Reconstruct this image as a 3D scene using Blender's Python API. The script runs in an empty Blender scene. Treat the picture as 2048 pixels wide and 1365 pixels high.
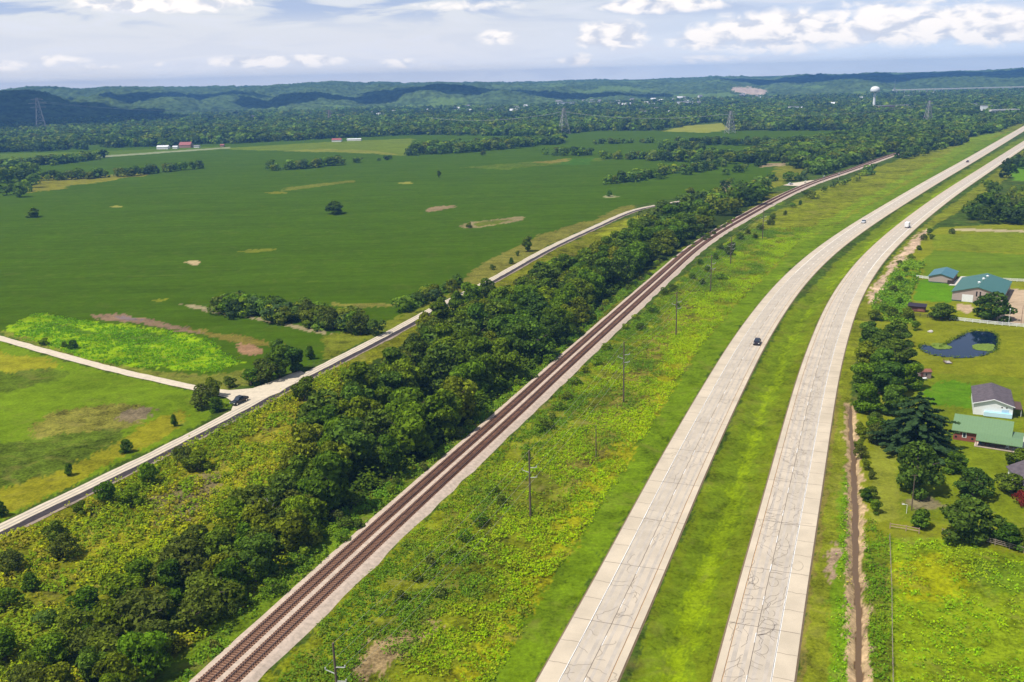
import bpy, math, random
import numpy as np
from mathutils import Vector, Matrix, Euler

R = math.radians
scn = bpy.context.scene
COL = scn.collection
random.seed(7)
RNG = np.random.default_rng(11)

# ------------------------------------------------------------------ camera
W2, H2 = 2048.0, 1365.0
FPX = 1850.0                      # focal length in photo pixels
CAMH = 92.0
PITCH = math.atan((682.5 - 157.0) / FPX)
ROLL = R(1.5)
Fv = Vector((0, math.cos(PITCH), -math.sin(PITCH)))
X0 = Vector((1, 0, 0)); U0 = Vector((0, math.sin(PITCH), math.cos(PITCH)))
Rv = math.cos(ROLL) * X0 - math.sin(ROLL) * U0
Uv = math.sin(ROLL) * X0 + math.cos(ROLL) * U0
cam_d = bpy.data.cameras.new("camera")
cam = bpy.data.objects.new("camera", cam_d); COL.objects.link(cam)
cam_d.sensor_width = 36.0
cam_d.lens = 36.0 * FPX / W2
cam_d.clip_start = 1.0
cam_d.clip_end = 60000.0
m3 = Matrix((Rv, Uv, -Fv)).transposed()
cam.matrix_world = Matrix.Translation((0, 0, CAMH)) @ m3.to_4x4()
scn.camera = cam

def P(px, py, z=0.0):
    """photo pixel (2048 wide) -> point on the horizontal plane z"""
    d = Fv * FPX + Rv * (px - W2 / 2) - Uv * (py - H2 / 2)
    t = (z - CAMH) / d.z
    return Vector((d.x * t, d.y * t, z))
def horizon_y(px):
    return 157.0 + (1024.0 - px) * math.tan(ROLL)

# ------------------------------------------------------------------ light
EXPOSURE = 0.45
SUN_EL, SUN_AZ = 60.0, -116.0      # azimuth from +Y, clockwise
sd = Vector((math.sin(R(SUN_AZ)) * math.cos(R(SUN_EL)), math.cos(R(SUN_AZ)) * math.cos(R(SUN_EL)), math.sin(R(SUN_EL))))
sl = bpy.data.lights.new("sun", 'SUN'); sl.energy = 3.9; sl.angle = R(0.5); sl.color = (1.0, 0.955, 0.88)
so = bpy.data.objects.new("sun", sl); COL.objects.link(so)
so.rotation_euler = (-sd).to_track_quat('-Z', 'Y').to_euler()
so.location = (0, 0, 300)
scn.view_settings.view_transform = 'Standard'
scn.view_settings.look = 'None'
scn.view_settings.exposure = EXPOSURE
scn.view_settings.gamma = 1.0
scn.view_settings.use_curve_mapping = False
scn.cycles.max_bounces = 5
scn.cycles.diffuse_bounces = 2
scn.cycles.glossy_bounces = 2
scn.cycles.transmission_bounces = 2
scn.cycles.transparent_max_bounces = 4
scn.cycles.volume_bounces = 0

# ------------------------------------------------------------------ node helpers
class NT:
    def __init__(s, tree):
        s.t = tree; s.n = tree.nodes; s.l = tree.links
    def node(s, typ, **kw):
        n = s.n.new(typ)
        for k, v in kw.items():
            if k == 'inp':
                for kk, vv in v.items():
                    if isinstance(vv, bpy.types.NodeSocket): s.l.new(vv, n.inputs[kk])
                    else: n.inputs[kk].default_value = vv
            else: setattr(n, k, v)
        return n
    def math(s, op, a, b=None, c=None, clamp=False):
        n = s.n.new('ShaderNodeMath'); n.operation = op; n.use_clamp = clamp
        for i, v in enumerate((a, b, c)):
            if v is None: continue
            if isinstance(v, bpy.types.NodeSocket): s.l.new(v, n.inputs[i])
            else: n.inputs[i].default_value = v
        return n.outputs[0]
    def mix(s, fac, a, b, mode='MIX'):
        n = s.n.new('ShaderNodeMix'); n.data_type = 'RGBA'; n.blend_type = mode
        for i, v in ((0, fac), (6, a), (7, b)):
            if isinstance(v, bpy.types.NodeSocket): s.l.new(v, n.inputs[i])
            else: n.inputs[i].default_value = v if i == 0 else (tuple(v) + (1,) if len(v) == 3 else v)
        return n.outputs[2]
    def noise(s, vec, scale, detail=4, rough=.55, dist=0.0):
        n = s.n.new('ShaderNodeTexNoise')
        if vec is not None: s.l.new(vec, n.inputs['Vector'])
        n.inputs['Scale'].default_value = scale; n.inputs['Detail'].default_value = detail
        n.inputs['Roughness'].default_value = rough; n.inputs['Distortion'].default_value = dist
        return n.outputs[0]
    def ramp(s, fac, stops):
        n = s.n.new('ShaderNodeValToRGB'); s.l.new(fac, n.inputs[0])
        e = n.color_ramp.elements
        while len(e) < len(stops): e.new(0.5)
        for i, (p, c) in enumerate(stops):
            e[i].position = p
            e[i].color = tuple(c) + (1,) if hasattr(c, '__len__') else (c, c, c, 1)
        return n.outputs[0]
    def smooth(s, v, lo, hi):
        n = s.n.new('ShaderNodeMapRange'); n.interpolation_type = 'SMOOTHSTEP'
        s.l.new(v, n.inputs[0]); n.inputs[1].default_value = lo; n.inputs[2].default_value = hi
        return n.outputs[0]
    def mapping(s, vec, scale=(1, 1, 1), rot=(0, 0, 0)):
        n = s.n.new('ShaderNodeMapping'); s.l.new(vec, n.inputs[0])
        n.inputs['Scale'].default_value = scale; n.inputs['Rotation'].default_value = rot
        return n.outputs[0]

# ------------------------------------------------------------------ world: sky with clouds by direction
world = bpy.data.worlds.new("World"); scn.world = world; world.use_nodes = True
w = NT(world.node_tree); w.n.clear()
out = w.node('ShaderNodeOutputWorld'); bg = w.node('ShaderNodeBackground')
w.l.new(bg.outputs[0], out.inputs[0])
sky = w.node('ShaderNodeTexSky'); sky.sky_type = 'NISHITA'; sky.sun_disc = False
sky.sun_elevation = R(SUN_EL); sky.sun_rotation = R(SUN_AZ); sky.air_density = 1.0; sky.dust_density = 1.5; sky.ozone_density = 1.0
SKYK = 0.10
bg.inputs[1].default_value = SKYK
tc = w.node('ShaderNodeTexCoord')
sx = w.node('ShaderNodeSeparateXYZ'); w.l.new(tc.outputs['Generated'], sx.inputs[0])
az = w.math('MULTIPLY', w.math('ARCTAN2', sx.outputs[0], sx.outputs[1]), 57.2958)   # degrees
el = w.math('MULTIPLY', w.math('ARCSINE', sx.outputs[2]), 57.2958)
cv = w.node('ShaderNodeCombineXYZ')
w.l.new(w.math('MULTIPLY', az, 0.13), cv.inputs[0]); w.l.new(w.math('MULTIPLY', el, 0.75), cv.inputs[1])
streak = w.noise(cv.outputs[0], 1.15, 5, .55, .6)
cv2 = w.node('ShaderNodeCombineXYZ')
w.l.new(w.math('MULTIPLY', az, 0.5), cv2.inputs[0]); w.l.new(w.math('MULTIPLY', el, 1.0), cv2.inputs[1])
puff = w.noise(cv2.outputs[0], 1.5, 5, .5, .35)
# hazy veil colour by elevation (low sky), bluer towards the right
K = 1.0 / SKYK * 0.84
def kc(c, f=1.0): return tuple(v * K * f for v in c)
veil_l = w.ramp(w.math('DIVIDE', el, 10.0, clamp=True), [(0.0, (.92, .91, .93)), (.12, (.80, .80, .84)), (.25, (.72, .735, .785)), (.4, (.71, .735, .775)), (1.0, (.52, .64, .82))])
veil_r = w.ramp(w.math('DIVIDE', el, 10.0, clamp=True), [(0.0, (.86, .92, 1.0)), (.12, (.70, .79, .92)), (.25, (.57, .68, .85)), (.45, (.50, .59, .78)), (1.0, (.33, .49, .80))])
azr = w.smooth(az, -6, 26)
veil = w.mix(azr, veil_l, veil_r)
dark = w.mix(w.smooth(streak, .50, .66), veil, (.36, .47, .70))
topmask = w.smooth(el, 2.6, 4.3)
dk = w.math('MULTIPLY', w.smooth(streak, .46, .60), w.math('MAXIMUM', topmask, 0.12))
vv_ = w.math('ADD', w.math('ADD', el, w.math('MULTIPLY', az, .0262)), w.math('MULTIPLY', w.math('SUBTRACT', streak, .5), 2.2))
dk = w.math('MAXIMUM', dk, w.math('MULTIPLY', w.smooth(vv_, 4.25, 4.9), .65))
col = w.mix(dk, veil, (.42, .51, .70))
lt = w.math('MULTIPLY', w.math('SUBTRACT', 1.0, w.smooth(streak, .36, .47)), 0.55)
col = w.mix(lt, col, (.74, .76, .84))
# cumulus patches: (azimuth, elevation, half width, half height, strength)
cum_px = [(1225, 70, 62, 26, 1.0), (1190, 78, 40, 16, .9), (1560, 62, 150, 34, 1.0), (1850, 52, 170, 30, 1.0), (2010, 55, 120, 28, 1.0), (1420, 78, 70, 20, .9),
          (520, 123, 85, 12, .85), (625, 122, 60, 12, .8), (997, 75, 40, 14, .75), (800, 127, 42, 9, .7), (1155, 120, 34, 12, .75), (1400, 120, 90, 8, .5),
          (90, 122, 70, 10, .6), (10, 130, 40, 10, .6), (190, 136, 40, 8, .55), (330, 6, 150, 16, 1.0), (1330, 8, 110, 16, .9), (1760, 22, 45, 14, .8), (1850, 2, 260, 8, .5), (380, 128, 60, 6, .5), (940, 12, 120, 10, .5)]
def px_dir(px, py):
    d = (Fv * FPX + Rv * (px - W2 / 2) - Uv * (py - H2 / 2)).normalized()
    return math.degrees(math.atan2(d.x, d.y)), math.degrees(math.asin(d.z))
DPP = math.degrees(1 / FPX)
cum = [(*px_dir(a_, b_), c_ * DPP, d_ * DPP, e_) for a_, b_, c_, d_, e_ in cum_px]
acc = None
for (a0, e0, hw, hh, st) in cum:
    dx = w.math('DIVIDE', w.math('SUBTRACT', az, a0), hw)
    dy = w.math('DIVIDE', w.math('SUBTRACT', el, e0), hh)
    d2 = w.math('ADD', w.math('MULTIPLY', dx, dx), w.math('MULTIPLY', dy, dy))
    v = w.math('MULTIPLY', w.math('SUBTRACT', 1.0, w.math('MULTIPLY', d2, .5)), st)
    acc = v if acc is None else w.math('MAXIMUM', acc, v)
acc = w.math('MAXIMUM', acc, 0.0)
edge = w.math('ADD', w.math('MULTIPLY', acc, 1.25), w.math('MULTIPLY', w.math('SUBTRACT', puff, .5), 1.7))
cmask = w.math('MULTIPLY', w.smooth(edge, .28, 1.0), w.smooth(acc, .02, .3))
ccol = w.mix(w.smooth(w.math('ADD', puff, w.math('MULTIPLY', streak, .3)), .50, .72), (.62, .65, .74), (1.06, .99, .93))
col = w.mix(w.math('MULTIPLY', cmask, .9), col, ccol)
lowcol = w.node('ShaderNodeVectorMath'); lowcol.operation = 'SCALE'; w.l.new(col, lowcol.inputs[0]); lowcol.inputs['Scale'].default_value = K
upmix = w.smooth(el, 8.0, 22.0)
# upper sky: Nishita with broken cumulus
cvu = w.node('ShaderNodeVectorMath'); cvu.operation = 'SCALE'; w.l.new(tc.outputs['Generated'], cvu.inputs[0]); cvu.inputs['Scale'].default_value = 1.0
upn = w.noise(cvu.outputs[0], 2.6, 5, .55)
upper = w.mix(w.math('MULTIPLY', w.smooth(upn, .5, .62), .6), sky.outputs[0], tuple(4.0 * v for v in (.95, .95, .98)))
upper = w.mix(.35, upper, (1.9, 1.9, 2.0))
fin = w.mix(upmix, lowcol.outputs[0], upper)
w.l.new(fin, bg.inputs[0])

# ------------------------------------------------------------------ materials
def srgb(r, g, b):
    f = lambda v: (v / 255 / 12.92) if v / 255 <= .04045 else ((v / 255 + .055) / 1.055) ** 2.4
    return (f(r), f(g), f(b))
MATS = {}
def mat(name, color, rough=.8, metal=0.0, var=.15, scale=1.5, spec=.3, bump=0.0, stripe=None):
    if name in MATS: return MATS[name]
    m = bpy.data.materials.new(name); m.use_nodes = True
    n = NT(m.node_tree); b = n.n['Principled BSDF']
    tcn = n.node('ShaderNodeTexCoord')
    f = n.noise(tcn.outputs['Object'], scale, 5, .6)
    c = n.mix(n.smooth(f, .25, .75), tuple(v * (1 - var) for v in color), tuple(min(1, v * (1 + var)) for v in color))
    if stripe:
        ax, freq, amt = stripe
        sp = n.node('ShaderNodeSeparateXYZ'); n.l.new(tcn.outputs['Object'], sp.inputs[0])
        sgn = n.math('SINE', n.math('MULTIPLY', sp.outputs[ax], freq))
        c = n.mix(n.math('MULTIPLY', n.smooth(sgn, .6, 1.0), amt), c, tuple(v * .5 for v in color))
    n.l.new(c, b.inputs['Base Color'])
    b.inputs['Roughness'].default_value = rough; b.inputs['Metallic'].default_value = metal
    b.inputs['Specular IOR Level'].default_value = spec
    MATS[name] = m
    return m
def foliage_mat(name, tint=(1.14, 1.16, .66), vary=.35):
    m = bpy.data.materials.new(name); m.use_nodes = True
    n = NT(m.node_tree); n.n.clear()
    o = n.node('ShaderNodeOutputMaterial')
    at = n.node('ShaderNodeAttribute'); at.attribute_name = 'tint'
    oi = n.node('ShaderNodeObjectInfo')
    rmp = n.ramp(oi.outputs['Random'], [(0.0, (.68, .80, .85)), (.3, (.92, .95, .85)), (.55, (1.0, 1.0, 1.0)), (.8, (1.14, 1.06, .85)), (1.0, (1.05, 1.2, .9))])
    c = n.mix(1.0, at.outputs['Color'], rmp, 'MULTIPLY')
    c = n.mix(1.0, c, tint, 'MULTIPLY')
    d = n.node('ShaderNodeBsdfDiffuse'); n.l.new(c, d.inputs[0])
    t = n.node('ShaderNodeBsdfTranslucent'); n.l.new(n.mix(1.0, c, (1.5, 1.6, .5), 'MULTIPLY'), t.inputs[0])
    g = n.node('ShaderNodeMixShader'); g.inputs[0].default_value = .28
    n.l.new(d.outputs[0], g.inputs[1]); n.l.new(t.outputs[0], g.inputs[2])
    n.l.new(g.outputs[0], o.inputs[0])
    return m
FOL = foliage_mat('foliage')
FOL_FAR = foliage_mat('hazed_far_foliage', (.98, .98, .85))  # far woods: distance haze put into a duller, bluer tint

def ground_mat():
    m = bpy.data.materials.new('ground_cover_soil'); m.use_nodes = True
    n = NT(m.node_tree); b = n.n['Principled BSDF']
    at = n.node('ShaderNodeAttribute'); at.attribute_name = 'tint'
    rg = n.node('ShaderNodeAttribute'); rg.attribute_name = 'rough_amt'
    tcn = n.node('ShaderNodeTexCoord'); v = tcn.outputs['Object']
    n1 = n.noise(v, .035, 6, .65, .8); n2 = n.noise(v, .22, 6, .7, .6); n3 = n.noise(v, 1.3, 5, .75)
    s = n.math('ADD', n.math('ADD', n.math('MULTIPLY', n.math('SUBTRACT', n1, .5), 1.6), n.math('MULTIPLY', n.math('SUBTRACT', n2, .5), 2.4)), n.math('MULTIPLY', n.math('SUBTRACT', n3, .5), 2.6))
    s = n.math('MULTIPLY', s, n.math('ADD', rg.outputs['Fac'], .06))
    f = n.math('ADD', 1.0, n.math('MULTIPLY', s, 1.35))
    f = n.math('MAXIMUM', f, .22)
    sc = n.node('ShaderNodeVectorMath'); sc.operation = 'SCALE'; n.l.new(at.outputs['Color'], sc.inputs[0]); n.l.new(f, sc.inputs['Scale'])
    st_ = n.noise(n.mapping(v, (.006, .06, 1), (0, 0, .25)), 1.0, 5, .6, .8); st2 = n.noise(n.mapping(v, (.02, .22, 1), (0, 0, .18)), 1.0, 4, .6, .5)
    stv = n.math('ADD', 1.0, n.math('ADD', n.math('MULTIPLY', n.math('SUBTRACT', st_, .5), .55), n.math('MULTIPLY', n.math('SUBTRACT', st2, .5), .5)))
    sc2 = n.node('ShaderNodeVectorMath'); sc2.operation = 'SCALE'; n.l.new(sc.outputs[0], sc2.inputs[0]); n.l.new(stv, sc2.inputs['Scale'])
    # yellow / brown dry tinge
    n4 = n.noise(v, .11, 5, .6, 1.0)
    dry = n.math('MULTIPLY', n.smooth(n4, .52, .70), n.math('MULTIPLY', rg.outputs['Fac'], .6))
    c0 = n.mix(n.math('MULTIPLY', n.smooth(n.noise(n.mapping(v, (.012, .10, 1), (0, 0, .22)), 1.0, 5, .65, .6), .64, .74), .45), sc2.outputs[0], (.13, .15, .03))
    c = n.mix(dry, c0, (.19, .165, .045))
    n.l.new(c, b.inputs['Base Color'])
    b.inputs['Roughness'].default_value = 1.0; b.inputs['Specular IOR Level'].default_value = 0.0
    return m
# ------------------------------------------------------------------ tagging
def tag(o, label=None, cat=None, group=None, kind=None):
    if label: o['label'] = label
    if cat: o['category'] = cat
    if group: o['group'] = group
    if kind: o['kind'] = kind
    return o
def empty(name, loc, rz=0.0, label=None, cat=None, group=None):
    o = bpy.data.objects.new(name, None); COL.objects.link(o)
    o.location = loc; o.rotation_euler = (0, 0, rz); o.empty_display_size = 1
    return tag(o, label, cat, group)
def copy_tree(o, parent=None):
    c = o.copy(); COL.objects.link(c)
    if parent is not None: c.parent = parent
    for ch in list(o.children): copy_tree(ch, c)
    return c
def place(proto, used, loc, rz=0.0, sc=(1, 1, 1), label=None, group=None):
    c = proto if not used[0] else copy_tree(proto)
    used[0] = True
    c.location = loc; c.rotation_euler = (0, 0, rz); c.scale = sc
    if label: c['label'] = label
    if group: c['group'] = group
    return c

# ------------------------------------------------------------------ mesh builders
class MB:
    def __init__(s): s.v = []; s.f = []; s.m = []
    def add(s, vs, fs, mi=0):
        b = len(s.v); s.v += [tuple(x) for x in vs]
        s.f += [tuple(b + i for i in f) for f in fs]; s.m += [mi] * len(fs)
        return s
    def box(s, x0, x1, y0, y1, z0, z1, mi=0):
        return s.add([(x0, y0, z0), (x1, y0, z0), (x1, y1, z0), (x0, y1, z0), (x0, y0, z1), (x1, y0, z1), (x1, y1, z1), (x0, y1, z1)],
                     [(0, 3, 2, 1), (4, 5, 6, 7), (0, 1, 5, 4), (1, 2, 6, 5), (2, 3, 7, 6), (3, 0, 4, 7)], mi)
    def bar(s, a, b, r, mi=0, r2=None, n=4):
        a = Vector(a); b = Vector(b); d = (b - a)
        if d.length < 1e-6: return s
        d.normalize(); up = Vector((0, 0, 1)) if abs(d.z) < .9 else Vector((1, 0, 0))
        e = d.cross(up).normalized(); g = d.cross(e)
        r2 = r if r2 is None else r2
        vs = []
        for c, rr in ((a, r), (b, r2)):
            for k in range(n):
                t = 2 * math.pi * k / n + math.pi / n
                vs.append(c + e * math.cos(t) * rr + g * math.sin(t) * rr)
        fs = [(k, (k + 1) % n, n + (k + 1) % n, n + k) for k in range(n)]
        fs += [tuple(range(n - 1, -1, -1)), tuple(range(n, 2 * n))]
        return s.add(vs, fs, mi)
    def lathe(s, prof, c=(0, 0), n=16, mi=0, cap=True):
        vs = []
        for (r, z) in prof:
            for k in range(n):
                t = 2 * math.pi * k / n
                vs.append((c[0] + r * math.cos(t), c[1] + r * math.sin(t), z))
        fs = []
        for j in range(len(prof) - 1):
            for k in range(n):
                fs.append((j * n + k, j * n + (k + 1) % n, (j + 1) * n + (k + 1) % n, (j + 1) * n + k))
        if cap:
            fs.append(tuple(range(n - 1, -1, -1))); L = (len(prof) - 1) * n; fs.append(tuple(range(L, L + n)))
        return s.add(vs, fs, mi)
    def prism(s, prof, x0, x1, axis='x', mi=0):
        """profile (a, z) extruded along axis"""
        n = len(prof)
        if axis == 'x': vs = [(x0, a, z) for a, z in prof] + [(x1, a, z) for a, z in prof]
        else: vs = [(a, x0, z) for a, z in prof] + [(a, x1, z) for a, z in prof]
        fs = [(k, (k + 1) % n, n + (k + 1) % n, n + k) for k in range(n)] + [tuple(range(n - 1, -1, -1)), tuple(range(n, 2 * n))]
        return s.add(vs, fs, mi)
    def build(s, name, mats, parent=None, smooth=False, bevel=0):
        me = bpy.data.meshes.new(name); me.from_pydata(s.v, [], s.f)
        if not isinstance(mats, (list, tuple)): mats = [mats]
        for m in mats: me.materials.append(m)
        me.polygons.foreach_set('material_index', s.m)
        if smooth: me.polygons.foreach_set('use_smooth', [True] * len(s.f))
        me.update()
        import bmesh
        bm = bmesh.new(); bm.from_mesh(me); bmesh.ops.recalc_face_normals(bm, faces=bm.faces)
        if bevel: bmesh.ops.bevel(bm, geom=list(bm.edges), offset=bevel, segments=2, affect='EDGES')
        bm.to_mesh(me); bm.free()
        o = bpy.data.objects.new(name, me); COL.objects.link(o)
        if parent is not None: o.parent = parent
        return o
def np_mesh(name, V, Fq, mats, tint=None, link=True, smooth=False, mi=None, parent=None):
    """V (n,3), Fq (m,k) int faces with equal k"""
    me = bpy.data.meshes.new(name)
    V = np.asarray(V, dtype=np.float32); Fq = np.asarray(Fq, dtype=np.int32)
    k = Fq.shape[1]
    me.vertices.add(len(V)); me.vertices.foreach_set('co', V.ravel())
    me.loops.add(Fq.size); me.loops.foreach_set('vertex_index', Fq.ravel())
    me.polygons.add(len(Fq)); me.polygons.foreach_set('loop_start', np.arange(0, Fq.size, k, dtype=np.int32))
    if not isinstance(mats, (list, tuple)): mats = [mats]
    for m in mats: me.materials.append(m)
    if mi is not None: me.polygons.foreach_set('material_index', np.asarray(mi, dtype=np.int32))
    if smooth: me.polygons.foreach_set('use_smooth', np.ones(len(Fq), dtype=bool))
    me.update(calc_edges=True)
    if tint is not None:
        a = me.color_attributes.new('tint', 'FLOAT_COLOR', 'POINT')
        c = np.ones((len(V), 4), dtype=np.float32); c[:, :3] = tint
        a.data.foreach_set('color', c.ravel())
    me.validate()
    if not link: return me
    o = bpy.data.objects.new(name, me); COL.objects.link(o)
    if parent is not None: o.parent = parent
    return o

# ------------------------------------------------------------------ numpy noise
def _hash(ix, iy, seed):
    h = (ix.astype(np.int64) * 374761393 + iy.astype(np.int64) * 668265263 + seed * 1442695041) & 0xffffffff
    h = ((h ^ (h >> 13)) * 1274126177) & 0xffffffff
    return ((h ^ (h >> 16)) & 0xffffff) / float(0xffffff)
def vnoise(x, y, seed=0):
    ix = np.floor(x); iy = np.floor(y); fx = x - ix; fy = y - iy
    fx = fx * fx * (3 - 2 * fx); fy = fy * fy * (3 - 2 * fy)
    a = _hash(ix, iy, seed); b = _hash(ix + 1, iy, seed); c = _hash(ix, iy + 1, seed); d = _hash(ix + 1, iy + 1, seed)
    return (a * (1 - fx) + b * fx) * (1 - fy) + (c * (1 - fx) + d * fx) * fy
def fbm(x, y, oct=4, seed=0, gain=.5):
    s = 0; a = 1; t = 0
    for k in range(oct):
        s = s + a * vnoise(x * 2 ** k + 17.3 * k, y * 2 ** k - 9.1 * k, seed + k); t += a; a *= gain
    return s / t
def poly_w(pts):
    return np.array([[P(*p).x, P(*p).y] for p in pts])
def in_poly(x, y, poly):
    r = np.zeros(x.shape, dtype=bool)
    bx0, by0 = poly.min(0); bx1, by1 = poly.max(0)
    sel = (x >= bx0) & (x <= bx1) & (y >= by0) & (y <= by1)
    xs = x[sel]; ys = y[sel]; rr = np.zeros(xs.shape, dtype=bool)
    n = len(poly)
    for i in range(n):
        x1, y1 = poly[i]; x2, y2 = poly[(i + 1) % n]
        if y1 == y2: continue
        c = ((y1 > ys) != (y2 > ys)) & (xs < (x2 - x1) * (ys - y1) / (y2 - y1) + x1)
        rr ^= c
    r[sel] = rr
    return r
def catmull(pts, step=4.0):
    p = np.array(pts, dtype=float); n = len(p); o = []
    for i in range(n - 1):
        p0 = p[max(i - 1, 0)]; p1 = p[i]; p2 = p[i + 1]; p3 = p[min(i + 2, n - 1)]
        L = max(2, int(np.linalg.norm(p2 - p1) / step))
        t = np.linspace(0, 1, L, endpoint=False)[:, None]
        o.append(.5 * (2 * p1 + (p2 - p0) * t + (2 * p0 - 5 * p1 + 4 * p2 - p3) * t ** 2 + (-p0 + 3 * p1 - 3 * p2 + p3) * t ** 3))
    o.append(p[-1][None]); return np.vstack(o)
def smooth_line(q, it=30):
    q = q.copy()
    for _ in range(it):
        q[1:-1] = .25 * q[:-2] + .5 * q[1:-1] + .25 * q[2:]
    return q
class Path:
    """smooth ground line sampled by arc length; v offsets to the right"""
    def __init__(s, px, step=4.0, sm=30, ext0=0, ext1=0, world=None):
        q = catmull(poly_w(px) if world is None else world, step)
        # even resample
        d = np.r_[0, np.cumsum(np.linalg.norm(np.diff(q, axis=0), axis=1))]
        u = np.arange(0, d[-1], step); q = np.c_[np.interp(u, d, q[:, 0]), np.interp(u, d, q[:, 1])]
        q = smooth_line(q, sm)
        if ext0: t = (q[0] - q[3]); t /= np.linalg.norm(t); k = int(ext0 / step); q = np.vstack([q[0] + t * step * np.arange(k, 0, -1)[:, None], q])
        if ext1: t = (q[-1] - q[-4]); t /= np.linalg.norm(t); k = int(ext1 / step); q = np.vstack([q, q[-1] + t * step * np.arange(1, k + 1)[:, None]])
        s.q = q; s.d = np.r_[0, np.cumsum(np.linalg.norm(np.diff(q, axis=0), axis=1))]; s.L = s.d[-1]
        t = np.gradient(q, axis=0); t /= np.linalg.norm(t, axis=1)[:, None]; s.t = t
    def at(s, u, v=0.0):
        x = np.interp(u, s.d, s.q[:, 0]); y = np.interp(u, s.d, s.q[:, 1])
        tx = np.interp(u, s.d, s.t[:, 0]); ty = np.interp(u, s.d, s.t[:, 1])
        return x + ty * v, y - tx * v
    def dist(s, x, y):
        """signed offset to right, and arc length, for flat arrays (subsampled)"""
        best = np.full(x.shape, 1e9); sg = np.zeros(x.shape); uu = np.zeros(x.shape)
        st = max(1, len(s.q) // 160)
        idx = list(range(0, len(s.q) - 1, st)) + [len(s.q) - 1]
        for i, j in zip(idx[:-1], idx[1:]):
            ax, ay = s.q[i]; bx, by = s.q[j]; dx = bx - ax; dy = by - ay; L2 = dx * dx + dy * dy
            t = np.clip(((x - ax) * dx + (y - ay) * dy) / L2, 0, 1)
            ex = x - (ax + t * dx); ey = y - (ay + t * dy); dd = np.hypot(ex, ey)
            c = dd < best
            best[c] = dd[c]; sg[c] = np.sign(ex * dy - ey * dx)[c]; uu[c] = (s.d[i] + t * math.sqrt(L2))[c]
        return best * np.where(sg == 0, 1, sg), uu

# ================================================================== lines of the place
hwyL_left = Path([(1073, 1365), (1124, 1275), (1176, 1186), (1227, 1090), (1261, 1027), (1302, 950), (1348, 873), (1382, 812), (1416, 758), (1454, 695), (1495, 638), (1539, 583), (1587, 535), (1640, 492), (1707, 447), (1791, 397), (1859, 358), (1939, 314), (2034, 260)], 4, 60, ext0=90, ext1=500)
hwyR_left = Path([(1425, 1365), (1461, 1227), (1476, 1172), (1519, 1025), (1550, 912), (1580, 805), (1603, 730), (1638, 641), (1662, 594), (1693, 549), (1734, 503), (1799, 447), (1879, 389), (1959, 338), (2048, 282)], 4, 60, ext0=90, ext1=500)
WH = 12.0
railA = Path([(417, 1365), (560, 1233), (700, 1104), (850, 969), (1000, 837), (1094, 751), (1199, 658), (1302, 567), (1400, 484), (1502, 424), (1561, 393), (1605, 373), (1634, 362), (1700, 340), (1751, 321), (1799, 305)], 3, 60, ext0=80, ext1=400)
TRK = 3.95
gravel = Path([(0, 1050), (297, 908), (461, 824), (598, 752), (700, 702), (796, 652), (871, 611), (970, 563), (1090, 497), (1186, 453), (1232, 432), (1270, 418), (1330, 407), (1378, 399), (1420, 392)], 4, 20, ext0=60)
side = Path([(-60, 662), (0, 677), (80, 700), (160, 722), (260, 748), (340, 765), (400, 779), (455, 789), (505, 786), (548, 776)], 3, 12, ext0=80)
creek = Path([(1701, 800), (1701, 850), (1707, 899), (1709, 967), (1712, 1036), (1711, 1104), (1714, 1172), (1719, 1241), (1719, 1309), (1719, 1365)], 2, 8, ext1=40)

# ================================================================== ground sheet
soy = (.050, .098, .003); grass = (.125, .165, .010); lime = (.185, .285, .006); weed = (.155, .19, .018)
mow = (.165, .188, .020); dry = (.26, .21, .085); soil = (.30, .19, .12); dgreen = (.04, .085, .025)
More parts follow.
